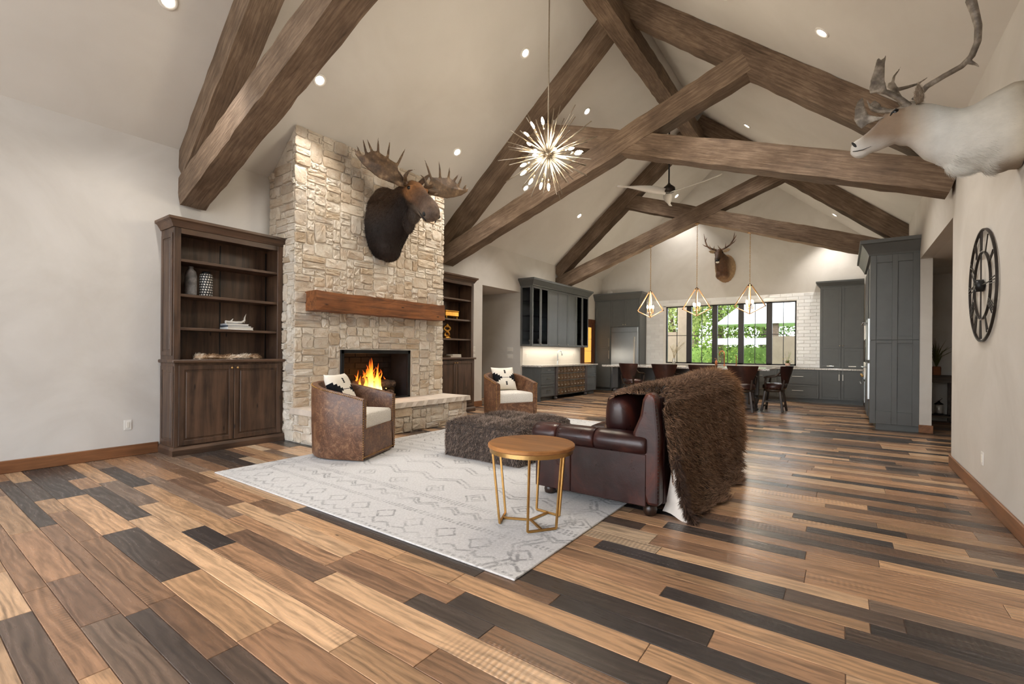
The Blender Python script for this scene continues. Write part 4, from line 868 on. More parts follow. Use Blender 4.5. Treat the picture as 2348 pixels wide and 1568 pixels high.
def stool():
    o = thing('bar_stool', '', 'bar stool', (0, 0, 0), 0, 'leather bar stools at the island'); s = .21
    m = MB()
    m.lathe([(.0, .5), (.22, .5), (.235, .53), (.235, .58), (.21, .62), (.1, .64), (.0, .642)], 24); m.build('seat', 'leather', o, True)
    m = MB()
    for k in range(22): a = 2 * PI * k / 22; m.ell((.236 * math.cos(a), .236 * math.sin(a), .52), (.006, .006, .006), None, 6, 4)
    m.build('nail_trim', 'brass', o, True)['kind'] = 'stuff'
    m = MB(); N = 8; vs = []
    for j, (z, rr, w) in enumerate(((.64, .28, .74), (.76, .31, .86), (.9, .35, .98), (1.0, .375, 1.02), (1.03, .38, 1.0))):
        for i in range(N + 1):
            a = -PI / 2 + w * (i / N * 2 - 1); vs.append((rr * math.cos(a), rr * math.sin(a), z))
    fs = [(j * (N + 1) + i, j * (N + 1) + i + 1, (j + 1) * (N + 1) + i + 1, (j + 1) * (N + 1) + i) for j in range(4) for i in range(N)]
    n0 = len(vs); vs2 = vs + [(x * .86, y * .86, z) for x, y, z in vs]; f2 = fs + [tuple(q + n0 for q in f[::-1]) for f in fs]; R = N + 1; T_ = 4
    for i in range(N): f2 += [(i, n0 + i, n0 + i + 1, i + 1), (T_ * R + i, T_ * R + i + 1, n0 + T_ * R + i + 1, n0 + T_ * R + i)]
    for j in range(T_): f2 += [(j * R, (j + 1) * R, n0 + (j + 1) * R, n0 + j * R), (j * R + N, n0 + j * R + N, n0 + (j + 1) * R + N, (j + 1) * R + N)]
    m.add(vs2, f2); m.build('backrest', 'leather', o, fix=True, ang=35)
    for sx in (-1, 1):
        m = MB(); m.tube([(sx * .2, -.17, .9), (sx * .235, -.08, .8), (sx * .24, .1, .78), (sx * .23, .16, .76)], [.02, .022, .024, .018], 8); m.tube([(sx * .23, .12, .77), (sx * .215, .14, .65), (sx * .2, .12, .54)], [.018, .022, .02], 8); m.build('arm', 'stoolwood', o, True)
        m = MB(); m.bar((sx * .17, -.19, .5), (sx * .2, -.24, .72), .035, .035, (0, 1, 0), .004); m.build('back_post', 'stoolwood', o)
    m = MB(); m.lathe([(.2, .44), (.215, .45), (.215, .49), (.2, .5)], 20); m.build('swivel_ring', 'stoolwood', o, True)
    for sx in (-1, 1):
        for sy in (-1, 1): m = MB(); m.bar((sx * .21, sy * .21, 0), (sx * .15, sy * .15, .46), .045, .045, (1, 0, 0), .005); m.build('leg', 'stoolwood', o)
    for k, z in enumerate((.12, .22)):
        e = .195 - z * .13
        for a, b in (((-e, -e), (e, -e)), ((-e, e), (e, e))) if k == 0 else (((-e, -e), (-e, e)), ((e, -e), (e, e))): m = MB(); m.bar((a[0], a[1], z), (b[0], b[1], z), .025, .04, (0, 0, 1), .003); m.build('stretcher', 'stoolwood', o)
    return o
st = stool()
SP = [((-1.84, 11.55), 0, 'brown leather swivel bar stool beside the turned island leg'), ((-2.69, 11.55), .05, 'brown leather swivel bar stool half hidden behind the hide, second from the turned leg'), ((-3.56, 11.55), -.05, 'brown leather swivel bar stool standing third from the turned leg'), ((-4.41, 11.55), -.38, 'brown leather bar stool swivelled away beside the refrigerator end of the island'), ((-1.3, 12.12), PI / 2 - .1, 'brown leather bar stool at the short end of the island')]
for k, (q, rz, lb) in enumerate(SP):
    o = st if k == 0 else dup(st); o.location = (q[0], q[1], 0); o.rotation_euler = (0, 0, rz); o['label'] = lb
# ---------------------------------------------------------------- passage console
MT['console'] = wood('console_wood', (60, 50, 42), (104, 90, 76), 'x', .8, .55, False, .2)
co = thing('console_table', 'weathered wood console table with lower shelf in the side passage', 'table', (1.8, 12.22, 0)); m = MB(); m.box(-.58, .58, -.17, .2, .86, .91, .006); m.build('top', 'console', co); m = MB(); m.box(-.56, .56, -.15, .18, .1, .14, .004); m.build('shelf', 'console', co); m = MB(); m.box(-.56, .56, -.15, .18, .77, .86); m.build('apron', 'console', co)
for sx in (-.53, -.12, .53):
    for sy in (-.13, .16): m = MB(); m.box(sx - .03, sx + .03, sy - .03, sy + .03, 0, .86, .004); m.build('leg', 'console', co)
MT['pot'] = plain('clay_pot', (150, 96, 62), .7, 0, .15); MT['reed'] = plain('reed_grass', (92, 96, 52), .7, 0, .3, 6)
o = thing('potted_grass', 'clay pot of tall arching grass on the passage console', 'plant', (1.46, 12.2, .91)); m = MB(); m.box(-.06, .06, -.06, .06, 0, .17, .01); m.build('pot', 'pot', o); m = MB()
for k in range(34):
    a = r.uniform(0, 6.3); L = r.uniform(.35, .62); q = r.uniform(.05, .3); m.tube([(0, 0, .15), (q * .3 * math.cos(a), q * .3 * math.sin(a), .15 + L * .55), (q * math.cos(a), q * math.sin(a), .15 + L * (1 - q * .6))], [.006, .005, .001], 4)
m.build('blades', 'reed', o)
o = thing('candle_lantern', 'small dark metal lantern with amber glass on the console shelf', 'lantern', (1.5, 12.2, .14)); m = MB(); m.lathe([(.07, 0), (.075, .02), (.06, .03)], 16); m.lathe([(.06, .2), (.075, .21), (.02, .25), (.015, .27)], 16); m.build('frame', 'iron', o, True); m = MB(); m.lathe([(.055, .03), (.062, .1), (.058, .2)], 16); m.build('glass_body', 'ware', o, True)
m = MB(); m.tube([(.0, -.0, .27), (.05, 0, .32), (0, 0, .35), (-.05, 0, .32), (0, 0, .27)], .005, 6); m.build('handle', 'iron', o, True)
# ---------------------------------------------------------------- switches, outlets, clock
def plate(name, label, loc, nrm, w, h, n, group=None):
    o = thing(name, label, 'switch' if 'switch' in name else 'outlet', loc, 0, group); nn = V(nrm); s = V((-nn.y, nn.x, 0)) if abs(nn.z) < .5 else ex; m = MB(); m.obox(nn * .003, s * w / 2, ez * h / 2, nn * .003, .002); m.build('plate', 'white', o)
    for k in range(n): u = (k - (n - 1) / 2) * w / n; m = MB(); m.obox(nn * .008 + s * u + (ez * 0), s * .015, ez * h * .28, nn * .003, .001); m.build('rocker' if 'switch' in name else 'socket', 'page', o)
    return o
plate('wall_outlet', 'white outlet low on the plaster wall beside the bookcase', (XL, 1.865, .38), (1, 0, 0), .075, .12, 1)
plate('wall_outlet', 'white outlet low on the plaster wall under the clock', (XR, 5.885, .372), (-1, 0, 0), .075, .12, 1)
plate('light_switch', 'upper white switch plate on the end wall of the hall opening', (XL - .34, 10.22, 1.36), (0, -1, 0), .19, .125, 4)
plate('light_switch', 'lower white switch plate on the end wall of the hall opening', (XL - .34, 10.22, 1.17), (0, -1, 0), .19, .125, 4)
plate('light_switch', 'upper white switch plate between the bookcase and the hall opening', (XL, 8.29, 1.36), (1, 0, 0), .115, .125, 2)
plate('light_switch', 'lower white switch plate between the bookcase and the hall opening', (XL, 8.29, 1.17), (1, 0, 0), .115, .125, 2)
ck = thing('wall_clock', 'large open iron skeleton wall clock with Roman numerals', 'clock', (XR - .005, 5.86, 1.93)); R0, R1 = .5, .3
cp = lambda r_, a, x=-.02: V((x, -r_ * math.sin(a), r_ * math.cos(a)))     # clockwise seen from the room
for rr, t, nm in ((R0, .007, 'outer_ring'), (R1, .005, 'inner_ring')):
    m = MB(); N = 56; vs = []; fs = []
    for i in range(N):
        a = 2 * PI * i / N
        for r_, x in ((rr - t, -.022), (rr + t, -.022), (rr + t, -.003), (rr - t, -.003)): vs.append(cp(r_, a, x))
    for i in range(N):
        for k in range(4): fs.append((i * 4 + k, i * 4 + (k + 1) % 4, ((i + 1) % N) * 4 + (k + 1) % 4, ((i + 1) % N) * 4 + k))
    m.add(vs, fs); m.build(nm, 'iron', ck, fix=True)
NUM = ['XII', 'I', 'II', 'III', 'IIII', 'V', 'VI', 'VII', 'VIII', 'IX', 'X', 'XI']
for h, s in enumerate(NUM):
    a0 = 2 * PI * h / 12; m = MB(); wd = {'I': .022, 'V': .05, 'X': .05}; tot = sum(wd[c] for c in s); u = -tot / 2
    def st_(u0, v0, u1, v1): m.bar(cp(R1 + .012 + v0 * .17, a0 + u0 / .4), cp(R1 + .012 + v1 * .17, a0 + u1 / .4), .006, .008, (1, 0, 0))
    for c in s:
        w = wd[c]
        if c == 'I': st_(u + w / 2, 0, u + w / 2, 1)
        elif c == 'V': st_(u + .006, 1, u + w / 2, 0); st_(u + w - .006, 1, u + w / 2, 0)
        else: st_(u + .006, 0, u + w - .006, 1); st_(u + w - .006, 0, u + .006, 1)
        u += w
    m.build('numeral', 'iron', ck)
for a in (0, PI / 2, PI, 3 * PI / 2): m = MB(); m.bar(cp(.03, a), cp(R1, a), .008, .01, (1, 0, 0)); m.build('spoke', 'iron', ck)
m = MB(); m.lathe([(.055, 0), (.055, .05), (.03, .06)], 20, (-.005, 0, 0), (-1, 0, 0)); m.build('movement', 'black', ck, True)
m = MB(); m.bar(cp(-.08, 5.5, -.06), cp(.2, 5.5, -.06), .014, .004, (1, 0, 0)); m.build('hour_hand', 'black', ck); m = MB(); m.bar(cp(-.1, .35 + PI, -.065), cp(.27, .35 + PI, -.065), .01, .004, (1, 0, 0)); m.build('minute_hand', 'black', ck)
# ---------------------------------------------------------------- rug
n_ = NT('rug_wool'); tc_ = n_.new('TexCoord').outputs['Object']; sp_ = n_.new('SeparateXYZ'); n_.put(sp_.inputs[0], tc_); U_, V_ = sp_.outputs[0], sp_.outputs[1]; mt_ = n_.math
wob_ = n_.noise(tc_, 7, 3); U_ = mt_('ADD', U_, mt_('MULTIPLY', mt_('SUBTRACT', wob_, .5), .05)); V_ = mt_('ADD', V_, mt_('MULTIPLY', mt_('SUBTRACT', n_.noise(tc_, 9, 3), .5), .05))
def tri_(x, f): return mt_('ABSOLUTE', mt_('SUBTRACT', mt_('FRACT', mt_('MULTIPLY', x, f)), .5))       # 0..0.5
def line_(d, w): return n_.ramp(mt_('ABSOLUTE', d), [(w * .6, 1.0), (w * 1.6, 0.0)])
PV = mt_('MULTIPLY', tri_(V_, 1 / 2.9), 2.9)                       # mirrored repeat along the rug, 0..1.45
lines = []
def zig(u, v, v0, A, f, w=.012): lines.append(line_(mt_('SUBTRACT', mt_('SUBTRACT', v, v0), mt_('MULTIPLY', tri_(u, f), A)), w))
def dashes(u, v, v0, f, w=.011): lines.append(mt_('MULTIPLY', line_(mt_('SUBTRACT', v, v0), w), mt_('GREATER_THAN', mt_('FRACT', mt_('MULTIPLY', u, f)), .4)))
def diam(u, v, v0, f, r, w=.012): lines.append(line_(mt_('SUBTRACT', mt_('ADD', mt_('MULTIPLY', tri_(u, f), 1 / f), mt_('ABSOLUTE', mt_('SUBTRACT', v, v0))), r), w))
zig(U_, PV, .1, .28, 2.0); zig(U_, PV, .16, .28, 2.0); diam(U_, PV, .47, 2.0, .11); diam(U_, PV, .47, 2.0, .05)
for q in (.64, .67, .7, .98, 1.01): dashes(U_, PV, q, 26)
zig(U_, PV, .76, .16, 4.5); zig(U_, PV, .8, .16, 4.5); diam(U_, PV, 1.18, 3.1, .09); zig(U_, PV, 1.3, .12, 6); dashes(U_, PV, 1.42, 18)
BR = mt_('SUBTRACT', 3.86, U_)
bz = [len(lines)]; zig(V_, BR, .12, .22, 2.6); zig(V_, BR, .17, .22, 2.6); dashes(V_, BR, .42, 24); zig(V_, U_, .12, .22, 2.6); zig(V_, U_, .17, .22, 2.6)
acc = lines[0]
for q in lines[1:]: acc = mt_('MAXIMUM', acc, q)
dist_ = mt_('MULTIPLY', n_.ramp(n_.noise(tc_, 26, 4, .75), [(.38, 0.0), (.5, 1.0)]), n_.ramp(n_.noise(tc_, 2.2, 3), [(.34, .25), (.62, 1.0)]))
fleck_ = n_.ramp(n_.noise(n_.vec((60, 14, 1), False), 1, 3, .7), [(.62, 0.0), (.72, .22)])
col_ = n_.ramp(n_.noise(tc_, 60, 3), [(.3, (184, 181, 177)), (.7, (205, 202, 198))]); col_ = n_.mix(fleck_, col_, C(150, 146, 142)); col_ = n_.mix(mt_('MULTIPLY', mt_('MULTIPLY', acc, dist_), .8), col_, C(116, 113, 110))
MT['rug'] = n_.done(col_, .95, 0, n_.bump(n_.noise(tc_, 220, 3), .5, .006), .1, sheen=.2)
m = MB(); m.box(0, 3.86, 0, 5.85, 0.0005, .013, .004); o = m.build('area_rug', 'rug', None); o.location = (-5.37, 2.15, 0); tag(o, 'large ivory area rug with distressed grey zigzag pattern', 'rug')
# ---------------------------------------------------------------- ottoman
MT['felt'] = plain('dark_felt', (58, 48, 43), .9)
ot_ = thing('fur_ottoman', 'square tufted ottoman covered in brown fur on the rug', 'ottoman', (-3.48, 4.82, .013)); NX = 48; HX, HY, HZ = .56, .6, .445; m = MB()
def ottp(a, b, face):     # a,b in 0..1
    pil = lambda t, n: 1 - abs(2 * ((t * n) % 1.0) - 1) ** 6
    if face == 'top': return (HX * (2 * a - 1) * .985, HY * (2 * b - 1) * .985, HZ - .045 + .045 * pil(min(a, .9999), 2) * pil(min(b, .9999), 2))
    f, s = face; e = .05 * (pil(min(a, .9999), 2) - 1) * .6 + .02 * math.sin(PI * b)
    u = 2 * a - 1; z = .005 + (HZ - .05) * b
    return (f * (HX + e), HY * u, z) if s == 'x' else (HX * u, f * (HY + e), z)
for face in ('top', (1, 'x'), (-1, 'x'), (1, 'y'), (-1, 'y')):
    nb = NX if face == 'top' else 8; vs = [ottp(i / NX, j / nb, face) for j in range(nb + 1) for i in range(NX + 1)]
    fs = [(j * (NX + 1) + i, j * (NX + 1) + i + 1, (j + 1) * (NX + 1) + i + 1, (j + 1) * (NX + 1) + i) for j in range(nb) for i in range(NX)]
    if face in ((-1, 'x'), (1, 'y')): fs = [f[::-1] for f in fs]
    m.add(vs, fs)
me = m.mesh('cushion'); ob('cushion', me, 'felt', ot_, True)
fur('fur', me, 'hair', ot_, 56000, .042, .0034, lambda P, N: np.stack([np.sin(P[:, 1] * 9) * .5, np.cos(P[:, 0] * 8) * .5, np.full(len(P), -.9)], 1), .5, .28, clump=.45,
    colf=lambda P, rv: mixcols((80, 68, 60), (182, 160, 144), rv, 1.4))
# ---------------------------------------------------------------- side table
MT['tabletop'] = wood('side_table_wood', (116, 74, 38), (168, 114, 62), 'x', .5, .4, False, .1)
tb = thing('side_table', 'round wood-topped side table on open brass frame legs', 'table', (-1.935, 2.965, .013)); m = MB(); m.lathe([(.0, .565), (.322, .565), (.33, .572), (.33, .59), (.322, .598), (0, .598)], 48); m.build('top', 'tabletop', tb, ang=40)
m = MB(); m.lathe([(.305, .535), (.318, .535), (.318, .566), (.305, .566)], 48); m.build('rim', 'brass', tb, ang=40)
for k in range(3):
    a = math.radians((205, 325, 85)[k]); d = math.radians(27); rb_, rt_ = .245, .3; m = MB()
    p0, p1 = [V((rb_ * math.cos(a + s * d), rb_ * math.sin(a + s * d), .009)) for s in (-1, 1)]; q0, q1 = [V((rt_ * math.cos(a + s * d * .9), rt_ * math.sin(a + s * d * .9), .545)) for s in (-1, 1)]
    m.bar(p0, p1, .016, .016, (0, 0, 1), .002); m.bar(p0, q0, .016, .016, V((math.cos(a), math.sin(a), 0)), .002); m.bar(p1, q1, .016, .016, V((math.cos(a), math.sin(a), 0)), .002); m.build('leg_frame', 'gold', tb)
    m = MB(); m.bar((0, 0, .009), (p0 + p1) / 2, .016, .016, (0, 0, 1), .002); m.build('spoke', 'gold', tb)
# ---------------------------------------------------------------- barrel chairs
n_ = NT('distressed_leather'); v_ = n_.vec(); scr_ = n_.voro(n_.vec((9, 9, 22)), 1.2, 'DISTANCE_TO_EDGE'); nz_ = n_.noise(v_, 7, 5, .7, 1.5)
c_ = n_.ramp(nz_, [(.3, (62, 38, 26)), (.5, (96, 62, 42)), (.66, (134, 98, 70))]); c_ = n_.mix(n_.ramp(n_.noise(v_, 38, 4, .7, 2), [(.52, 0.0), (.66, .45)]), c_, C(170, 136, 106))
MT['chairleather'] = n_.done(c_, n_.ramp(nz_, [(.3, .36), (.7, .5)]), 0, n_.bump(n_.noise(v_, 60, 3), .2, .003), .5)
n_ = NT('cream_boucle'); v_ = n_.vec(); MT['boucle'] = n_.done(n_.ramp(n_.noise(v_, 90, 3), [(.35, (208, 200, 188)), (.65, (238, 232, 222))]), .95, 0, n_.bump(n_.voro(v_, 130), .8, .006), .1)
n_ = NT('pillow_motif'); tc_ = n_.new('TexCoord').outputs['Object']; sp_ = n_.new('SeparateXYZ'); n_.put(sp_.inputs[0], tc_); mt_ = n_.math
au_ = mt_('ABSOLUTE', sp_.outputs[0]); av_ = mt_('ABSOLUTE', sp_.outputs[2]); saw_ = mt_('MULTIPLY', mt_('FRACT', mt_('MULTIPLY', au_, 26.0)), .035)
wed_ = mt_('LESS_THAN', av_, mt_('SUBTRACT', mt_('MULTIPLY', mt_('SUBTRACT', au_, .045), .75), saw_)); mid_ = mt_('LESS_THAN', av_, .004)
mo_ = mt_('MULTIPLY', mt_('LESS_THAN', mt_('ABSOLUTE', mt_('SUBTRACT', av_, .115)), .036), mt_('LESS_THAN', au_, mt_('ADD', .006, mt_('MULTIPLY', mt_('FRACT', mt_('MULTIPLY', av_, 42.0)), .02))))
blk_ = mt_('MAXIMUM', mt_('MAXIMUM', wed_, mid_), mo_); MT['pillow'] = n_.done(n_.mix(blk_, C(232, 224, 210), C(26, 26, 29)), .9, 0, n_.bump(n_.noise(tc_, 160, 2), .3, .003), .1)
def barrel_chair(loc, rz, label, plabel):
    o = thing('barrel_chair', label, 'armchair', loc, rz, 'leather barrel chairs by the fire'); Wd, Dp = .42, .40; path = []      # local: faces +y
    for i in range(7): path.append((-Wd, Dp - (Dp + .02) * i / 6, -1, 0))
    for i in range(1, 20): a = PI + PI * i / 20; path.append((Wd * math.cos(a), -.02 + .44 * math.sin(a), math.cos(a), math.sin(a)))
    for i in range(7): path.append((Wd, -.02 + (Dp + .02) * i / 6, 1, 0))
    n = len(path); top = lambda y: .73 + .17 * (1 - max(0, min(1, (y + .46) / .86))) ** .9; vs = []; K = 9
    for x, y, nx, ny in path:
        t = top(y); th_ = .085
        for dz, dn in ((.014, -.03), (.045, -.012), (t * .5, .0), (t - .03, .0), (t - .008, -.012), (t, -.04), (t - .012, -.075), (t - .05, -th_), (.34, -th_)): vs.append((x + nx * dn, y + ny * dn, dz))
    fs = [(i * K + k, (i + 1) * K + k, (i + 1) * K + (k + 1) % K, i * K + (k + 1) % K) for i in range(n - 1) for k in range(K)]; fs += [tuple(range(K)), tuple((n - 1) * K + k for k in range(K))[::-1]]
    m = MB(); m.add(vs, fs); m.build('shell', 'chairleather', o, fix=True, ang=50)
    m = MB(); m.box(-Wd + .07, Wd - .07, Dp - .06, Dp - .005, .016, .375, .006); m.build('front_panel', 'chairleather', o)
    m = MB(); pr = [(-.335, .385), (.335, .385), (.335, .0), (.3, -.18), (.18, -.3), (0, -.34), (-.18, -.3), (-.3, -.18), (-.335, .0)]
    def ring(s, z): return [(x * s, y * s if y < .3 else y - (1 - s) * .3, z) for x, y in pr]
    vs = sum([ring(s, z) for s, z in ((.97, .37), (1, .39), (1, .5), (.985, .53), (.93, .55), (.5, .565))], []); k = len(pr); fs = [(j * k + i, j * k + (i + 1) % k, (j + 1) * k + (i + 1) % k, (j + 1) * k + i) for j in range(5) for i in range(k)] + [tuple(range(k))[::-1], tuple(5 * k + i for i in range(k))]
    m.add(vs, fs); m.build('seat_cushion', 'boucle', o, fix=True, ang=60)
    m = MB(); nh = lambda p: m.ell(p, (.0065, .0065, .0065), None, 6, 4)
    for s in (-1, 1):
        z = .05
        while z < .72: nh((s * (Wd - .012), Dp + .002, z)); z += .027
        z = .38
        while z < .7: nh((s * (Wd - .075), Dp + .002, z)); z += .027
    x = -Wd + .03
    while x < Wd - .02: nh((x, Dp + .001, .05)); x += .027
    L_ = 0
    for i in range(n - 1):
        p, q = V(path[i][:2] + (0,)), V(path[i + 1][:2] + (0,)); nx, ny = path[i][2], path[i][3]; st = max(1, round((q - p).length / .027))
        for j in range(st): w_ = p + (q - p) * j / st; nh((w_.x - nx * .002, w_.y - ny * .002, top(w_.y) - .016))
    m.build('nail_trim', 'gold', o, True)['kind'] = 'stuff'
    m = MB(); m.lathe([(.26, 0), (.27, .01), (.27, .025), (.2, .035)], 24); m.build('swivel_base', 'black', o)
    # pillow leaning on the back
    pw = thing('throw_pillow', plabel, 'pillow'); m = MB(); N = 18; vs = []; S_ = .235
    for sgn in (1, -1):
        for j in range(N + 1):
            for i in range(N + 1):
                u, v = 2 * i / N - 1, 2 * j / N - 1; th_ = .085 * max(0, (1 - u ** 4) * (1 - v ** 4)) ** .6; pin = 1 - .07 * (1 - abs(u) ** 2) * abs(v) ** 3; pin2 = 1 - .07 * (1 - abs(v) ** 2) * abs(u) ** 3
                vs.append((u * S_ * pin2, sgn * th_, v * S_ * pin))
    q = (N + 1) ** 2; fs = []
    for j in range(N):
        for i in range(N): a = j * (N + 1) + i; f = (a, a + 1, a + N + 2, a + N + 1); fs += [f, tuple(x + q for x in f[::-1])]
    m.add(vs, fs); me = m.mesh('pillow'); bm = bmesh.new(); bm.from_mesh(me); bmesh.ops.remove_doubles(bm, verts=bm.verts, dist=.0008); bmesh.ops.recalc_face_normals(bm, faces=bm.faces); bm.to_mesh(me); bm.free(); po = ob('cover', me, 'pillow', pw, True)
    pw.matrix_world = Matrix.Translation(loc) @ Matrix.Rotation(rz, 4, 'Z') @ Matrix.Translation((0, -.13, .775)) @ Matrix.Rotation(math.radians(24), 4, 'X')
    return o
barrel_chair((-5.02, 3.55, .013), math.atan2(.41, .91) - PI / 2, 'brown distressed leather barrel chair turned in profile, beside the hearth, near the bookcase with vases', 'black and white motif pillow in the chair standing before the fire')
barrel_chair((-5.12, 7.0, .013), math.atan2(-.45, .89) - PI / 2, 'brown distressed leather barrel chair with open front, beyond the ottoman near the bar', 'black and white motif pillow in the chair beyond the ottoman')
# ---------------------------------------------------------------- sofa
n_ = NT('oxblood_leather'); v_ = n_.vec(); a_ = n_.noise(v_, 2.2, 5, .62, .8)
MT['oxblood'] = n_.done(n_.ramp(a_, [(.32, (26, 14, 15)), (.5, (46, 22, 20)), (.64, (74, 35, 26)), (.78, (112, 60, 38))]), n_.ramp(n_.noise(v_, 9, 3), [(.3, .26), (.7, .4)]), 0, n_.bump(n_.math('ADD', n_.math('MULTIPLY', n_.noise(v_, 5, 3), 2), n_.math('MULTIPLY', n_.noise(v_, 90, 3), .25)), .22, .008), .4)
MT['bun'] = wood('bun_foot_wood', (26, 18, 14), (52, 36, 28), 'z', 1, .3, False, .1)
sf = thing('leather_sofa', 'dark oxblood leather sofa with rolled arms, seen from its end', 'sofa', (-1.75, 5.05, .0)); OX, OY = 1.75, -5.05
Y0, Y1 = 3.58 + OY, 6.5 + OY; XF, XB = -2.29 + OX, -1.16 + OX
def rbox(name, x0, x1, y0, y1, z0, z1, b, mat='oxblood', sub=2):
    m = MB(); m.box(x0, x1, y0, y1, z0, z1, b); o = m.build(name, mat, sf, True)
    if sub: md = o.modifiers.new('b', 'SUBSURF'); md.levels = sub; md.render_levels = sub
    return o
m = MB(); m.box(XF + .03, XB - .03, Y0 + .02, Y1 - .02, .1, .36, .02); m.build('base', 'oxblood', sf)
for s, y in ((1, Y0), (-1, Y1)):
    m = MB(); ya, yb = (y, y + .2) if s > 0 else (y - .2, y); N = 12; prof = []
    cyy, cz, rr = (y + s * .085, .565, .095); 
    for x0, x1 in ((XF, XF + .36), (XF + .36, XB - .1)): m.box(x0 + .0015, x1 - .0015, ya, yb, .09, .5, .006)
    am = m.build('arm_panel', 'oxblood', sf)
    for x0, x1 in ((XF - .03, XF + .22), (XF + .22, XF + .58), (XF + .58, XB - .1)):
        m = MB(); pts = [(x0, cyy, cz), (x0 + .012, cyy, cz), (x0 + .05, cyy, cz), ((x0 + x1) / 2, cyy, cz), (x1 - .05, cyy, cz), (x1 - .012, cyy, cz), (x1, cyy, cz)]; m.tube(pts, [(rr - .012, rr + .01), (rr - .003, rr + .02), (rr, rr + .024), (rr, rr + .024), (rr, rr + .024), (rr - .003, rr + .02), (rr - .012, rr + .01)], 22, True, (0, 0, 1)); m.build('arm_roll', 'oxblood', sf, ang=60)
m = MB(); bk = [(XB - .17, .3), (XB - .22, .66), (XB - .16, .8), (XB - .14, .93), (XB - .11, .985), (XB - .055, .985), (XB - .03, .94), (XB, .66), (XB, .1), (XB - .1, .1)]

for y_ in (Y0 + .005, Y1 - .13): m = MB(); m.prism(bk, (0, 0, 0), ex, ez, ey, y_, y_ + .125); o = m.build('back_wing', 'oxblood', sf, fix=True); bv = o.modifiers.new('b', 'BEVEL'); bv.width = .03; bv.segments = 3
m = MB(); bk2 = [(x, min(z, .94)) for x, z in bk]; m.prism(bk2, (0, 0, 0), ex, ez, ey, Y0 + .13, Y1 - .13); m.build('back_frame', 'oxblood', sf, fix=True)
for k in range(3): w = (Y1 - Y0 - .4) / 3; rbox('seat_cushion', XF - .02, XB - .2, Y0 + .2 + k * w, Y0 + .2 + (k + 1) * w, .34, .53, .05)
for k in range(3):
    w = (Y1 - Y0 - .4) / 3; m = MB(); m.ell((XB - .44, Y0 + .2 + (k + .5) * w, .75), (.155, w / 2 + .02, .23), Matrix.Rotation(math.radians(-12), 3, 'Y'), 24, 14)
    for i, (x, y, z) in enumerate(m.v):     # boxy cushion: push the ellipsoid towards a super-ellipsoid
        c_ = V((XB - .44, Y0 + .2 + (k + .5) * w, .75)); d = V((x, y, z)) - c_; q = (abs(d.x / .16) ** 3.4 + abs(d.y / (w / 2 + .02)) ** 3.4 + abs(d.z / .24) ** 3.4) ** (1 / 3.4); m.v[i] = tuple(c_ + d / max(q, .3) * .96)
    m.build('back_cushion', 'oxblood', sf, True)
m = MB()
for k in range(30): z = .12 + k * .0285; x_ = XB - .004 if z < .66 else XB - .004 - (z - .66) * .1; m.ell((x_, Y0 + .002, z), (.006, .004, .006), None, 6, 4)
o = m.build('nail_trim', 'iron', sf, True); o['kind'] = 'stuff'
for x in (XF + .1, XB - .1):
    for y in (Y0 + .1, Y1 - .1): m = MB(); m.lathe([(.035, 0.013 if x < 0 else 0), (.05, .02), (.056, .05), (.05, .08), (.03, .1)], 18, (x, y, 0)); m.build('bun_foot', 'bun', sf, True)
# ---------------------------------------------------------------- hide thrown over the sofa back
MT['hideskin'] = plain('raw_hide', (216, 208, 198), .8, 0, .06, 12); MT['hidedark'] = plain('hide_under_fur', (40, 27, 19), .9)  # under-fur skin: dark brown, with shade between hairs put into the colour
hd = thing('bison_hide', 'shaggy dark brown bison hide draped over the sofa back down to the floor', 'hide', (-1.2, 5.0, 0)); ho = V((-1.2, 5.0, 0))
PT = [(-1.80, .60), (-1.74, .80), (-1.62, .955), (-1.46, 1.03), (-1.32, 1.06), (-1.2, 1.03), (-1.12, .93), (-1.09, .72), (-1.07, .5), (-1.05, .28), (-1.02, .1), (-.97, .035), (-.92, .03)]
NS, NTT = 64, 40
def hidep(s, t):
    f = t * (len(PT) - 1); i = min(int(f), len(PT) - 2); f -= i; a, b = V((PT[i][0], 0, PT[i][1])), V((PT[i + 1][0], 0, PT[i + 1][1])); p = a + (b - a) * f
    lo = 3.86 + .1 * math.sin(t * 9); lo = lo + (3.66 - lo) * max(0, min(1, (t - .42) / .08)); lo += .14 * max(0, (t - .6) / .4)
    if t < .42: lo = 3.73 + .05 * math.sin(t * 20) + .3 * max(0, (.2 - t) / .2)
    hi = 6.32 + .05 * math.sin(t * 14); hi -= 1.0 * max(0, (t - .62) / .38) ** 1.2; hi += .04 * math.sin(t * 37)
    y = lo + (hi - lo) * s; lift = -.025 + .035 * math.exp(-((y - 5.9) / .55) ** 2) + .02 * math.exp(-((y - 5.0) / .5) ** 2); dn = max(0, (t - .52) / .48)
    fold = (.045 * math.sin(y * 8.5 + t * 2) + .02 * math.sin(y * 19)) * dn
    hug = 1 - .9 * math.exp(-(max(0, s) / .05) ** 2); fold *= hug
    out = .03 * math.exp(-((y - 6.0) / .5) ** 2) * (1 if t > .4 else 0) * math.sin(PI * min(1, max(0, (t - .4) / .6)))
    if t < .5: lift -= .09 * (1 - hug) * math.exp(-((t - .34) / .2) ** 2)
    return V((p.x + fold + out + .05 * dn * hug - (.055 * (1 - hug) if t > .5 else 0), y, p.z + lift * math.exp(-((t - .38) / .22) ** 2))) - ho
vs = [hidep(i / NS, j / NTT) for j in range(NTT + 1) for i in range(NS + 1)]; fs = [(j * (NS + 1) + i, j * (NS + 1) + i + 1, (j + 1) * (NS + 1) + i + 1, (j + 1) * (NS + 1) + i) for j in range(NTT) for i in range(NS)]
m = MB(); m.add(vs, fs); me = m.mesh('pelt')
nz = sum((p.normal.z for p in me.polygons if p.center.z > .9), 0)
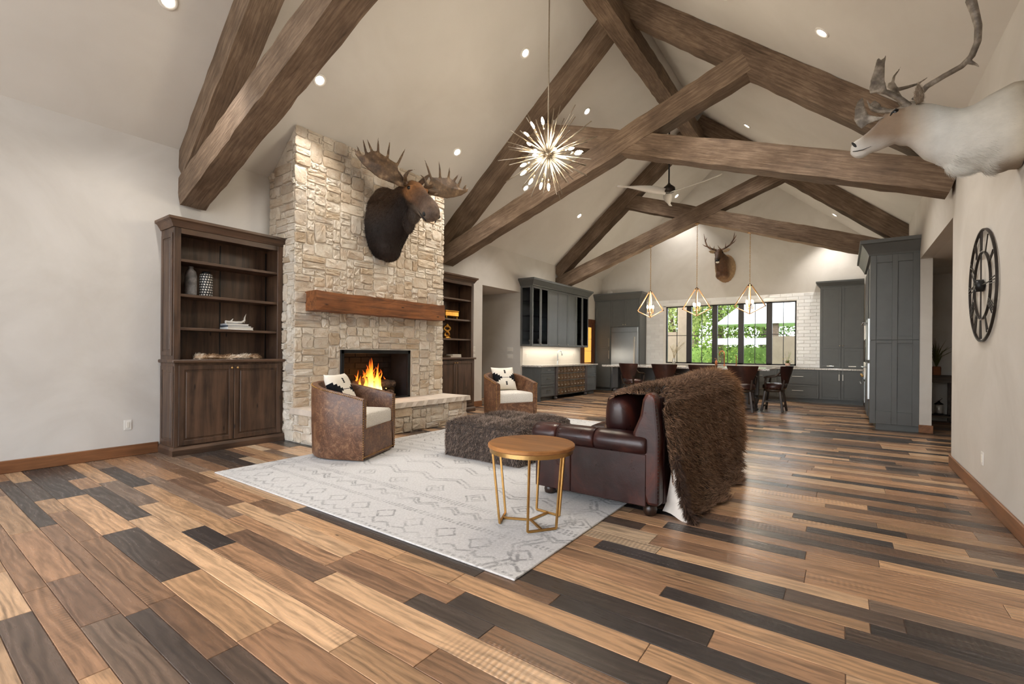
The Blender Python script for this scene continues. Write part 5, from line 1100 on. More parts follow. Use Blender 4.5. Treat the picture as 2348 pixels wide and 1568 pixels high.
if nz < 0: m.f = [f[::-1] for f in m.f]; me = m.mesh('pelt')
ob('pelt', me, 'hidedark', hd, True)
def hcol(P, rv):
    a = mixcols((62, 46, 35), (160, 124, 96), rv, 1.3); c = mixcols((84, 60, 40), (180, 134, 90), rv, 1.2)      # dark brown coat, tawnier mane at the hump
    y = np.clip((P[:, 1] - .75) / .5, 0, 1)[:, None]; return a + (c - a) * y
hlen = lambda P: .55 + .9 * np.clip((P[:, 1] - .3) / .9, 0, 1) + .3 * np.clip((.35 - P[:, 2]) / .35, 0, 1)
fur('fur', me, 'hair', hd, 110000, .085, .0042, lambda P, N: np.stack([np.where(P[:, 0] > -.05, .3, -.3), .35 + .25 * np.sin(P[:, 1] * 7), -np.ones(len(P))], 1), .55, .22, lenf=hlen, curl=.35, colf=hcol, clump=.36)
m = MB(); pts = [(-.06, -1.33, .46), (-.03, -1.36, .25), (.0, -1.4, .03), (.1, -1.42, .02), (.24, -1.28, .02), (.12, -1.15, .03), (.06, -1.2, .25)]     # turned-out corner showing the raw side

G_ = 8; vs = []
for j in range(G_ + 1):
    v = j / G_; a = V((.0 + .1 * v ** .7, -1.2 - .08 * v, .012 + .4 * v)); b = V((.27 - .13 * v ** .6, -1.34 + .03 * v, .012 + .4 * v))
    for i in range(G_ + 1): u = i / G_; vs.append(a + (b - a) * u + V((.02, -.03, 0)) * math.sin(PI * u) * (1 - v) + V((0, 0, .012 * math.sin(u * 7))) * (1 - v))
m.add(vs, [(j * (G_ + 1) + i, j * (G_ + 1) + i + 1, (j + 1) * (G_ + 1) + i + 1, (j + 1) * (G_ + 1) + i) for j in range(G_) for i in range(G_)]); o_ = m.build('turned_corner', 'hideskin', hd); sd_ = o_.modifiers.new('s', 'SOLIDIFY'); sd_.thickness = .006
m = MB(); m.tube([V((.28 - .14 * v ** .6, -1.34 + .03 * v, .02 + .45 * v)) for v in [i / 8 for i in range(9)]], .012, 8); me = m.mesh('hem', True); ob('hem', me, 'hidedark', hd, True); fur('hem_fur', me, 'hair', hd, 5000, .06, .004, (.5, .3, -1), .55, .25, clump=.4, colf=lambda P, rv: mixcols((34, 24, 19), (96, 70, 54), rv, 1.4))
# ---------------------------------------------------------------- mounted heads
MT['eye'] = plain('glass_eye', (14, 10, 8), .08, 0, .05)
n_ = NT('moose_antler'); v_ = n_.vec(); MT['mooseantler'] = n_.done(n_.ramp(n_.noise(v_, 9, 5, .65), [(.3, (54, 40, 28)), (.55, (98, 76, 54)), (.75, (150, 124, 96))]), .55, 0, n_.bump(n_.noise(n_.vec((30, 30, 9)), 1, 4), .5, .01))
n_ = NT('caribou_antler'); v_ = n_.vec(); MT['cariantler'] = n_.done(n_.ramp(n_.noise(v_, 9, 5, .65), [(.3, (64, 56, 48)), (.5, (112, 102, 90)), (.72, (176, 166, 152))]), .5, 0, n_.bump(n_.noise(v_, 40, 4), .4, .006))
n_ = NT('elk_antler'); v_ = n_.vec(); MT['elkantler'] = n_.done(n_.ramp(n_.noise(v_, 8, 4), [(.35, (66, 44, 30)), (.7, (130, 96, 68))]), .55)
n_ = NT('dark_hide'); MT['darkhide'] = n_.done(n_.mix(1, n_.attr('sc'), n_.ramp(n_.noise(n_.vec(), 16, 5, .7), [(.3, .62), (.7, 1.3)]), 'MULTIPLY'), n_.ramp(n_.noise(n_.vec(), 30, 3), [(.3, .5), (.7, .75)]), 0, n_.bump(n_.noise(n_.vec((60, 60, 25)), 1, 4, .7), .6, .012), .3)
n_ = NT('pale_hide'); MT['palehide'] = n_.done(n_.mix(1, n_.attr('sc'), n_.ramp(n_.noise(n_.vec(), 5, 4, .6), [(.3, .86), (.7, 1.1)]), 'MULTIPLY'), .7, 0, n_.bump(n_.noise(n_.vec((25, 60, 60)), 1, 4, .7), .4, .008), .25)
def skin(me, name, parent, colf, mat='darkhide'):
    v = np.zeros(len(me.vertices) * 3, np.float32); me.vertices.foreach_get('co', v); v = v.reshape(-1, 3); c = np.ones((len(v), 4), np.float32); c[:, :3] = colf(v); setcol(me, 'sc', c); return ob(name, me, mat, parent, True)
def lerpc(stops, t):
    xs = [s[0] for s in stops]; cs = np.array([C(s[1])[:3] for s in stops]); return np.stack([np.interp(t, xs, cs[:, k]) for k in range(3)], 1)
# --- moose on the chimney
MP = V((-5.5, 4.954, 3.795)); yaw, pit = -.3, .62; g_ = V((math.cos(yaw), math.sin(yaw), 0)); A_ = g_ * math.cos(pit) - ez * math.sin(pit); H_ = g_ * math.sin(pit) + ez * math.cos(pit); L_ = V((-math.sin(yaw), math.cos(yaw), 0))
mo = thing('moose_mount', 'dark brown moose head mount with palmate antlers on the chimney', 'taxidermy', (-6.29, 5.04, 3.4)); mo_ = V((-6.29, 5.04, 3.4)); ml = lambda a, l, h: MP + A_ * a + L_ * l + H_ * h - mo_
m = MB(); up_ = tuple(H_)
m.tube([ml(-.12, 0, -.06), ml(0, 0, -.02), ml(.12, 0, .0), ml(.26, 0, .0), ml(.4, 0, .012), ml(.54, 0, .022), ml(.66, 0, .02), ml(.77, 0, .0), ml(.86, 0, -.03), ml(.915, 0, -.06), ml(.935, 0, -.08)], [(.11, .1), (.165, .14), (.185, .16), (.18, .155), (.15, .125), (.13, .105), (.135, .11), (.15, .125), (.145, .125), (.11, .1), (.05, .05)], 20, True, up_)
m.tube([ml(.14, 0, -.1), ml(.3, 0, -.13), ml(.5, 0, -.115), ml(.7, 0, -.125), ml(.8, 0, -.13), ml(.84, 0, -.125)], [(.12, .12), (.105, .1), (.075, .075), (.065, .07), (.06, .065), (.025, .035)], 14, True, up_)
W0 = V((0, 0, 0))
m.tube([(-.02, -.02, -.02), (.06, -.01, -.02), (.25, .0, .08), (.45, -.02, .2), (.62, -.05, .3), (.76, -.075, .37)], [(.57, .37), (.56, .365), (.43, .3), (.32, .235), (.24, .175), (.17, .14)], 26, True, (-.45, 0, .9))
m.ell((.12, -.02, .42), (.2, .22, .16)); m.ell((.2, -.03, -.42), (.17, .22, .22)); m.ell(ml(.3, 0, -.25), (.12, .1, .16)); m.ell(ml(.2, 0, -.42), (.11, .095, .2))
for s in (-1, 1): m.ell(ml(.21, s * .135, .09), (.055, .035, .05)); m.ell(ml(.84, s * .09, -.01), (.05, .035, .045))
me = remesh(m, .016, 5)
def mcol(v):
    w = [V(p) for p in ()]; d = v - np.array(MP - mo_); a = d @ np.array(A_); h = d @ np.array(H_); r_ = np.linalg.norm(d, axis=1)
    head = lerpc([(-.1, (74, 56, 42)), (.05, (120, 84, 54)), (.22, (146, 100, 60)), (.4, (110, 80, 58)), (.62, (86, 66, 54)), (.85, (110, 90, 76)), (.95, (84, 70, 62))], a); low = lerpc([(-.2, (30, 23, 20)), (.3, (44, 33, 27)), (.7, (120, 106, 94))], a)
    k = np.clip((h + .11) / .1, 0, 1)[:, None]; hd_ = low + (head - low) * k; body = lerpc([(-.6, (26, 20, 18)), (-.1, (34, 26, 22)), (.35, (74, 56, 42)), (.6, (96, 74, 56))], v[:, 2]); t = np.clip((a + .12) / .18, 0, 1)[:, None]; return body + (hd_ - body) * t
skin(me, 'head', mo, mcol)
def msk(c, n):
    d = c - np.array(MP - mo_); a = d @ np.array(A_); h = d @ np.array(H_); return ((a < .1) | (h < -.2)) * (c[:, 0] > 0) * 1.0
fur('fur', me, 'hair', mo, 26000, .045, .0034, lambda P, N: np.tile(np.array([-.45, 0, -1.]), (len(P), 1)), .75, .22, mask=msk, colf=lambda P, rv: mcol(P) * (.6 + rv[:, None] * 1.1))
fur('face_fur', me, 'hair', mo, 15000, .016, .0026, lambda P, N: np.tile(np.array(A_) * 1.0, (len(P), 1)), .85, .18, mask=lambda c, n: (((c - np.array(MP - mo_)) @ np.array(A_)) > .02) * (((c - np.array(MP - mo_)) @ np.array(A_)) < .84) * 1.0, colf=lambda P, rv: mcol(P) * (.7 + rv[:, None] * .75))
for s in (-1, 1):
    m = MB(); m.tube([ml(.9, s * .07, -.13), ml(.83, s * .118, -.1), ml(.74, s * .11, -.095), ml(.64, s * .1, -.09)], [.008, .01, .008, .003], 6); m.build('lip_line', 'black', mo, True)
    m = MB(); m.ell(ml(.225, s * .148, .095), (.03, .03, .03)); m.build('eye', 'eye', mo, True)
    m = MB(); m.ell(ml(.865, s * .115, -.045), (.03, .02, .035)); m.build('nostril', 'black', mo, True)
    m = MB(); b = ml(-.07, s * .11, .07); d = (L_ * s * .7 + H_ * .75 - A_ * .35).normalized(); w = A_
    m.tube([b, b + d * .08, b + d * .17, b + d * .25, b + d * .3], [(.035, .04), (.06, .032), (.062, .022), (.038, .013), (.005, .004)], 12, True, tuple(w)); e = m.mesh('ear', True); skin(e, 'ear', mo, lambda v: lerpc([(0, (70, 52, 40)), (1, (104, 82, 64))], np.linspace(0, 1, len(v))))
PALM = [(.031, -.132, .044), (.002, -.218, .035), (-.056, -.359, .036), (-.117, -.498, .042), (-.195, -.62, .092), (-.272, -.729, .15), (-.366, -.832, .242), (-.359, -.797, .254), (-.325, -.716, .253), (-.332, -.677, .294), (-.336, -.608, .349), (-.314, -.526, .371), (-.238, -.392, .332), (-.166, -.257, .303), (-.102, -.227, .212), (-.03, -.173, .122)]
TINE = [((-.353, -.797, .243), (-.405, -.84, .305)), ((-.337, -.756, .245), (-.423, -.808, .359)), ((-.326, -.676, .283), (-.463, -.738, .48)), ((-.328, -.602, .34), (-.441, -.68, .484)), ((-.307, -.52, .362), (-.417, -.529, .551)), ((-.231, -.392, .321), (-.375, -.364, .596)), ((-.158, -.25, .294), (-.266, -.136, .567))]
def antler(f, parent):
    m = MB(); P3 = [V(f(*p)) for p in PALM]; n = len(P3); c = sum(P3, V()) / n; nr = V()
    for i in range(n): nr += (P3[i] - c).cross(P3[(i + 1) % n] - c)
    nr.normalize(); dish = nr * .05 * (1 if nr.dot(ez) < 0 else -1); vs = [p + nr * .013 for p in P3] + [p - nr * .013 for p in P3] + [c + nr * .016 + dish, c - nr * .016 + dish]
    fs = [(i, (i + 1) % n, 2 * n) for i in range(n)] + [(n + (i + 1) % n, n + i, 2 * n + 1) for i in range(n)] + [(i, n + i, n + (i + 1) % n, (i + 1) % n) for i in range(n)]; m.add(vs, fs)
    for a, b in TINE:
        a, b = V(f(*a)), V(f(*b)); q = a + (a - b) * .35; mid = (a + b) / 2 + nr * .012; m.tube([q, a, mid, b], [.014, .022, .016, .003], 8)
    m.tube([V(f(*p)) for p in ((.05, -.07, .1), (.03, -.12, .07), (.0, -.22, .06), (-.05, -.36, .075))], [.045, .042, .038, .02], 10)
    for pts in (((.03, -.13, .08), (.02, -.16, .18), (.0, -.12, .28), (.03, -.03, .34)), ((.03, -.14, .12), (.1, -.2, .22), (.12, -.2, .3)), ((.04, -.12, .08), (.16, -.2, .12), (.25, -.24, .2))): m.tube([V(f(*p)) for p in pts], [.034, .028, .018, .003][:len(pts) - 1] + [.003], 8)
    ob('antler', remesh(m, .011, 3), 'mooseantler', parent, True)
antler(lambda a, l, h: ml(a, l, h), mo); antler(lambda a, l, h: ml(a + .5 * abs(l) ** 1.1, -l * 1.12, h * .86), mo)
# --- pale caribou on the clock wall
ca = thing('caribou_mount', 'pale cream caribou head mount with tall grey antlers above the clock', 'taxidermy', (XR, 4.8, 2.95)); co_ = V((XR, 4.8, 2.95)); m = MB()
ST = [(1.015, 2.945, .305, .215), (.99, 2.945, .31, .22), (.85, 2.93, .27, .19), (.72, 2.93, .235, .16), (.6, 2.985, .195, .138), (.52, 3.06, .165, .12), (.45, 3.11, .155, .112), (.38, 3.14, .15, .105), (.31, 3.125, .135, .095), (.24, 3.075, .105, .078), (.17, 3.04, .088, .065), (.11, 3.018, .073, .06), (.07, 3.01, .066, .056), (.045, 3.008, .056, .046), (.03, 3.01, .032, .026)]
m.tube([V((x, 4.8, z)) - co_ for x, z, a, b in ST], [(a, b) for x, z, a, b in ST], 26, True, (0, 0, 1))
m.ell(V((.72, 4.8, 2.76)) - co_, (.12, .07, .11)); m.ell(V((.9, 4.8, 2.73)) - co_, (.12, .13, .1)); m.ell(V((.1, 4.8, 2.965)) - co_, (.055, .04, .03)); m.ell(V((.385, 4.8, 3.045)) - co_, (.085, .085, .085)); m.ell(V((.1, 4.8, 2.955)) - co_, (.05, .042, .028)); m.ell(V((.4, 4.8, 3.25)) - co_, (.06, .075, .045))
for s in (-1, 1): m.ell(V((.32, 4.8 + s * .082, 3.2)) - co_, (.045, .03, .035))
me = remesh(m, .0105, 4)
def ccol(v):
    x = v[:, 0] + co_.x; z = v[:, 2] + co_.z; c = lerpc([(.03, (196, 192, 186)), (.07, (206, 200, 192)), (.12, (150, 134, 118)), (.2, (136, 116, 98)), (.34, (146, 126, 106)), (.44, (176, 166, 152)), (.56, (208, 208, 203)), (.9, (202, 198, 188)), (1.02, (182, 172, 152))], x)
    sh = lerpc([(.03, (198, 196, 190)), (1.02, (214, 214, 210))], x); k = np.clip((3.12 - .25 * x - z) / .1, 0, 1)[:, None] * np.clip((.6 - x) / .2, 0, 1)[:, None] * .7; c = c + (sh - c) * k
    tan = np.array(C(150, 128, 100)[:3]); q = (np.clip((z - 3.16) / .1, 0, 1) * np.clip((x - .5) / .2, 0, 1) * .35)[:, None]; c = c + (tan - c) * q
    q2 = (np.clip((2.72 - z) / .06, 0, 1) * np.clip((x - .84) / .05, 0, 1))[:, None] * .75; return c + (np.array(C(112, 92, 72)[:3]) - c) * q2
skin(me, 'head', ca, ccol, 'palehide')
fur('fur', me, 'hair', ca, 42000, .02, .0016, lambda P, N: np.stack([np.full(len(P), .8), np.zeros(len(P)), np.full(len(P), -.5)], 1), .85, .14, mask=lambda c, n: (c[:, 0] + co_.x > .085) * (c[:, 0] + co_.x < 1.0) * (1 + 1.5 * (c[:, 0] + co_.x < .45)), lenf=lambda P: .35 + .35 * np.clip((P[:, 0] + co_.x - .35) / .2, 0, 1) + 2.6 * np.clip((2.84 - (P[:, 2] + co_.z)) / .12, 0, 1) * ((P[:, 0] + co_.x > .55) & (P[:, 0] + co_.x < .86)), colf=lambda P, rv: ccol(P) * (.82 + .36 * rv[:, None]))
CL = lambda p: V(p) - co_
for s in (-1, 1):
    m = MB(); m.ell(CL((.315, 4.8 + s * .098, 3.205)), (.024, .014, .018)); m.build('eye', 'eye', ca, True)
    m = MB(); m.tube([CL((.335, 4.8 + s * .1, 3.215)), CL((.315, 4.8 + s * .108, 3.221)), CL((.29, 4.8 + s * .1, 3.2)), CL((.28, 4.8 + s * .093, 3.185))], [.004, .008, .009, .003], 6); m.build('eyelid', 'black', ca, True)
    m = MB(); m.ell(CL((.056, 4.8 + s * .047, 3.026)), (.01, .01, .034), Matrix.Rotation(-.6, 3, 'Y')); m.build('nostril', 'black', ca, True)
    m = MB(); m.tube([CL((.045, 4.8 + s * .034, 2.982)), CL((.075, 4.8 + s * .05, 2.973)), CL((.11, 4.8 + s * .057, 2.972)), CL((.165, 4.8 + s * .062, 2.985))], [.004, .0035, .003, .001], 6); m.build('lip_line', 'black', ca, True)
    b = CL((.455, 4.8 + s * .085, 3.24)); d = V((-.1, s * .5, .85)).normalized(); m = MB(); m.tube([b, b + d * .035, b + d * .075, b + d * .11, b + d * .135], [(.022, .022), (.03, .018), (.027, .012), (.015, .007), (.003, .003)], 12, True, (1, 0, 0)); e = m.mesh('ear', True); skin(e, 'ear', ca, lambda v: np.tile(np.array(C(128, 112, 94)[:3]), (len(v), 1))); fur('ear_fur', e, 'hair', ca, 900, .028, .002, tuple(d), .7, .2, colf=lambda P, rv: mixcols((92, 78, 62), (196, 186, 170), rv))
def ca_antler(s, beam, bez, palm, brow, shovel, extra):
    f = lambda p: CL((p[0], p[1] if s < 0 else 9.6 - p[1], p[2])); m = MB()
    if beam: m.tube([f(p) for p in beam], [.024, .021, .02, .02, .021, .021, .022, .025, .03, .022], 10)
    for pts, r0 in extra: m.tube([f(p) for p in pts], [r0 * (1 - i / (len(pts) - 1)) + .002 for i in range(len(pts))], 8)
    m.tube([f(p) for p in bez], [.024, .022, .02, .018, .012], 9); m.tube([f(p) for p in brow], [.022, .018, .015, .012, .004], 9)
    for pl in (palm, shovel):
        c = sum((V(p) for p in pl), V()) / len(pl); n = len(pl); w = V((0, 1, 0)); vs = [f(V(p) + w * .005) for p in pl] + [f(V(p) - w * .005) for p in pl] + [f(c + w * .014), f(c - w * .014)]
        m.add(vs, [(i, (i + 1) % n, 2 * n) for i in range(n)] + [(n + (i + 1) % n, n + i, 2 * n + 1) for i in range(n)] + [(i, n + i, n + (i + 1) % n, (i + 1) % n) for i in range(n)])
    ob('antler', remesh(m, .0065, 3), 'cariantler', ca, True)
BEAM = [(.424, 4.74, 3.275), (.496, 4.7, 3.344), (.586, 4.64, 3.364), (.67, 4.58, 3.375), (.716, 4.54, 3.412), (.739, 4.5, 3.483), (.738, 4.48, 3.578), (.716, 4.47, 3.687), (.698, 4.47, 3.77), (.706, 4.47, 3.858)]
ca_antler(-1, BEAM, [(.4, 4.74, 3.238), (.331, 4.72, 3.315), (.263, 4.7, 3.372), (.194, 4.68, 3.398), (.153, 4.67, 3.393)],
    [(.144, 4.67, 3.403), (.154, 4.66, 3.482), (.176, 4.66, 3.561), (.192, 4.66, 3.635), (.205, 4.66, 3.647), (.216, 4.66, 3.623), (.238, 4.66, 3.632), (.251, 4.66, 3.662), (.243, 4.66, 3.572), (.241, 4.66, 3.47), (.258, 4.67, 3.383)],
    [(.4, 4.74, 3.234), (.293, 4.74, 3.228), (.212, 4.75, 3.26), (.156, 4.76, 3.316), (.133, 4.76, 3.383)],
    [(.266, 4.74, 3.194), (.199, 4.76, 3.222), (.143, 4.77, 3.264), (.123, 4.77, 3.33), (.108, 4.77, 3.417), (.071, 4.77, 3.382), (.056, 4.77, 3.332), (.051, 4.77, 3.243), (.072, 4.77, 3.191), (.101, 4.77, 3.154), (.143, 4.77, 3.182), (.199, 4.76, 3.187)],
    [([(.704, 4.55, 3.379), (.74, 4.55, 3.348), (.764, 4.55, 3.314)], .014), ([(.4, 4.75, 3.19), (.33, 4.75, 3.19), (.25, 4.745, 3.19)], .02), ([(.7, 4.47, 3.8), (.66, 4.44, 3.9), (.6, 4.42, 3.97)], .02), ([(.706, 4.47, 3.84), (.72, 4.46, 3.95), (.7, 4.45, 4.05)], .02)])
ca_antler(1, [(.424, 4.74, 3.275), (.44, 4.7, 3.38), (.46, 4.64, 3.45), (.5, 4.6, 3.5), (.548, 4.58, 3.562)] and None, [(.4, 4.74, 3.238), (.36, 4.73, 3.34), (.33, 4.71, 3.43), (.31, 4.7, 3.47), (.3, 4.7, 3.5)],
    [(.3, 4.72, 3.46), (.27, 4.7, 3.5), (.28, 4.7, 3.54), (.32, 4.7, 3.53), (.34, 4.71, 3.47)], [(.4, 4.76, 3.25), (.33, 4.74, 3.27), (.27, 4.73, 3.3), (.22, 4.73, 3.34), (.19, 4.73, 3.38)],
    [(.24, 4.73, 3.3), (.2, 4.73, 3.3), (.16, 4.73, 3.33), (.15, 4.73, 3.38), (.19, 4.73, 3.41), (.23, 4.73, 3.36)],
    [([(.321, 4.7, 3.463), (.401, 4.66, 3.48), (.472, 4.62, 3.504), (.514, 4.6, 3.535), (.548, 4.58, 3.562)], .016), ([(.3, 4.7, 3.5), (.316, 4.68, 3.588), (.344, 4.67, 3.63), (.364, 4.66, 3.671)], .012)])
m = MB(); m.box(.99, 1.02, 4.68, 4.72, 2.86, 2.92, .004); m.v = [tuple(V(p) - co_) for p in m.v]; m.build('hanger', 'black', ca)
# --- elk on the gable
el = thing('elk_mount', 'tawny elk head mount with dark mane and branching antlers on the gable wall', 'taxidermy', (-2.97, YB, 3.9)); eo_ = V((-2.97, YB, 3.9)); EL = lambda p: V(p) - eo_; m = MB()
m.tube([EL(p) for p in ((-2.97, 15.34, 3.9), (-2.97, 15.28, 3.9), (-2.99, 15.1, 3.97), (-3.02, 14.95, 4.08), (-3.05, 14.84, 4.2))], [(.44, .29), (.43, .285), (.34, .24), (.24, .18), (.17, .14)], 22, True, (0, 0, 1))
m.tube([EL(p) for p in ((-3.05, 14.92, 4.3), (-3.06, 14.82, 4.29), (-3.05, 14.7, 4.22), (-3.035, 14.56, 4.1), (-3.025, 14.46, 4.02), (-3.022, 14.42, 3.99))], [(.1, .1), (.125, .12), (.11, .1), (.08, .07), (.07, .065), (.03, .03)], 16, True, (0, 0, 1)); m.ell(EL((-3.0, 15.05, 3.66)), (.2, .2, .16))
me = remesh(m, .02, 4)
def ecol(v):
    y = v[:, 1] + eo_.y; z = v[:, 2] + eo_.z; x = v[:, 0] + eo_.x; c = lerpc([(14.4, (60, 44, 34)), (14.6, (92, 64, 44)), (14.85, (84, 58, 40)), (15.0, (96, 66, 46)), (15.15, (164, 132, 98)), (15.34, (186, 158, 124))], y); k = np.clip((3.62 - z) / .12, 0, 1)[:, None]; c = c + (np.array(C(176, 140, 104)[:3]) - c) * k * .8; q = (np.clip((np.abs(x + 2.99) - .14) / .12, 0, 1) * (y > 14.9))[:, None] * .7; return c + (np.array(C(196, 168, 130)[:3]) - c) * q
skin(me, 'head', el, ecol); fur('fur', me, 'hair', el, 9000, .028, .005, (0, .5, -1), .8, .2, mask=lambda c, n: (c[:, 1] > -.45) * 1.0, colf=lambda P, rv: ecol(P) * (.7 + .6 * rv[:, None]))
m = MB(); m.ell(EL((-3.022, 14.42, 4.0)), (.06, .03, .035), None, 12, 8); m.build('nose', 'black', el, True); m = MB(); m.ell(EL((-3.024, 14.46, 3.955)), (.05, .05, .03), None, 12, 8); m.build('chin', 'page', el, True)
for s in (-1, 1):
    m = MB(); m.ell(EL((-3.05 + s * .105, 14.74, 4.28)), (.02, .02, .02)); m.build('eye', 'eye', el, True)
    b = EL((-3.05 + s * .1, 14.86, 4.33)); d = V((s * .9, -.1, .22)).normalized(); m = MB(); m.tube([b, b + d * .07, b + d * .15, b + d * .21], [(.03, .03), (.05, .025), (.045, .018), (.004, .004)], 10, True, (0, 0, 1)); e = m.mesh('ear', True); skin(e, 'ear', el, lambda v: np.tile(np.array(C(170, 146, 116)[:3]), (len(v), 1)))
for tr in ([[(-3.12, 14.8, 4.38), (-3.302, 14.78, 4.443), (-3.394, 14.8, 4.537), (-3.456, 14.85, 4.699), (-3.52, 14.9, 4.984)], [(-3.35, 14.8, 4.5), (-3.45, 14.74, 4.54), (-3.545, 14.68, 4.62)], [(-3.16, 14.78, 4.39), (-3.17, 14.66, 4.42), (-3.128, 14.6, 4.526)], [(-3.456, 14.85, 4.69), (-3.42, 14.8, 4.74), (-3.39, 14.78, 4.82)], [(-3.22, 14.78, 4.41), (-3.26, 14.62, 4.44), (-3.28, 14.55, 4.55)]], [[(-2.99, 14.8, 4.37), (-2.865, 14.78, 4.415), (-2.751, 14.8, 4.494), (-2.668, 14.85, 4.647), (-2.643, 14.9, 4.935)], [(-2.751, 14.8, 4.494), (-2.64, 14.76, 4.55), (-2.557, 14.72, 4.64)], [(-3.0, 14.78, 4.38), (-3.03, 14.66, 4.42), (-3.067, 14.6, 4.506)], [(-2.691, 14.85, 4.611), (-2.62, 14.82, 4.7), (-2.567, 14.8, 4.801)], [(-2.88, 14.78, 4.41), (-2.84, 14.62, 4.44), (-2.82, 14.55, 4.55)]]):
    m = MB()
    for k, p in enumerate(tr): m.tube([EL(q) for q in p], [.03, .027, .024, .02, .004] if k == 0 else [.02, .014, .003], 8)
    ob('antler', remesh(m, .01, 2), 'elkantler', el, True)
# ---------------------------------------------------------------- hanging fixtures
MT['pewter'] = plain('burnished_pewter', (176, 164, 146), .32, 1, .15, 40)
sp = thing('starburst_chandelier', 'starburst chandelier of pewter rods with small lit bulbs', 'chandelier', (-3.01, 4.94, 3.755)); m = MB(); m.ell((0, 0, 0), (.055, .055, .055), None, 20, 12); m.build('hub', 'pewter', sp, True)
m = MB(); m.tube([(0, 0, .04), (0, 0, 6.46 - 3.755)], .008, 8); m.build('stem', 'pewter', sp, True); m = MB(); m.lathe([(.07, 2.69), (.07, 2.705), (.03, 2.72)], 16); m.build('canopy', 'pewter', sp)
m = MB(); m.tube([(0, 0, .03), (0, 0, .55), (0, 0, .552)], [.0055, .0055, .002], 6); rod = m.mesh('rod'); m = MB(); m.tube([(0, 0, .03), (0, 0, .3)], .005, 6); m.tube([(0, 0, .29), (0, 0, .345)], .009, 8); arm_ = m.mesh('arm'); m = MB(); m.lathe([(.008, .34), (.016, .36), (.018, .385), (.012, .415), (.003, .43)], 10); bl_ = m.mesh('bulb')
for me_, mt_n in ((rod, 'pewter'), (arm_, 'pewter'), (bl_, 'bulb')): me_.materials.append(M[mt_n]); me_.polygons.foreach_set('use_smooth', [True] * len(me_.polygons))
r = random.Random(4); N = 84
for i in range(N):
    z = 1 - 2 * (i + .5) / N; a = i * 2.39996 + r.uniform(-.15, .15); d = V((math.cos(a) * math.sqrt(1 - z * z), math.sin(a) * math.sqrt(1 - z * z), z)); q = d.to_track_quat('Z', 'Y')
    if i % 5 == 2:
        o = ob('bulb_arm', arm_, None, sp); o.rotation_mode = 'QUATERNION'; o.rotation_quaternion = q; b = ob('bulb', bl_, None, o)
    else:
        o = ob('rod', rod, None, sp); o.rotation_mode = 'QUATERNION'; o.rotation_quaternion = q; k = r.choice([1.0, 1.08, 1.14, .92, .8]); o.scale = (1, 1, k)
ld = bpy.data.lights.new('chandelier_glow', 'POINT'); ld.energy = 80; ld.color = (1, .88, .7); ld.shadow_soft_size = .4; lo = bpy.data.objects.new('chandelier_glow', ld); COL.objects.link(lo); lo.parent = sp
fn = thing('ceiling_fan', 'three-bladed white ceiling fan with dark motor on a long downrod', 'fan', (-2.98, 9.7, 4.66)); m = MB(); m.tube([(0, 0, .1), (0, 0, 6.46 - 4.66)], .016, 10); m.build('downrod', 'black', fn, True); m = MB(); m.lathe([(.02, .16), (.035, .13), (.06, .11), (.12, .06), (.125, .0), (.1, -.03), (.03, -.05), (0.001, -.05)], 24); m.build('motor', 'iron', fn, True)
m = MB(); m.lathe([(.09, 1.74), (.09, 1.8), (.05, 1.81)], 20); m.build('canopy', 'black', fn, True); m = MB(); vs = []; NB = 14
for i in range(NB + 1):
    t = i / NB; x = .06 + 1.06 * t; w = .035 + .075 * math.sin(PI * min(1, t * 1.15 + .12)) ** .8 * (1 - .35 * t); tw = .45 * (1 - t) + .12; y = .05 * math.sin(PI * t)
    for s, h in ((-1, 0), (-.3, .012), (1, .0), (-.3, -.006)): vs.append((x, y + s * w * math.cos(tw), -.03 + s * w * math.sin(tw) + h + .05 * t))
fs = [(i * 4 + k, (i + 1) * 4 + k, (i + 1) * 4 + (k + 1) % 4, i * 4 + (k + 1) % 4) for i in range(NB) for k in range(4)] + [(0, 1, 2, 3), tuple(NB * 4 + k for k in (3, 2, 1, 0))]; m.add(vs, fs); bld = m.mesh('blade', True); bld.materials.append(M['trimwhite'])
for k in range(3): o = ob('blade', bld, None, fn, True); o.rotation_euler = (0, 0, math.radians(105 + 120 * k))
MT['pendantmetal'] = plain('pendant_bronze', (176, 138, 98), .35, .9, .15, 20)
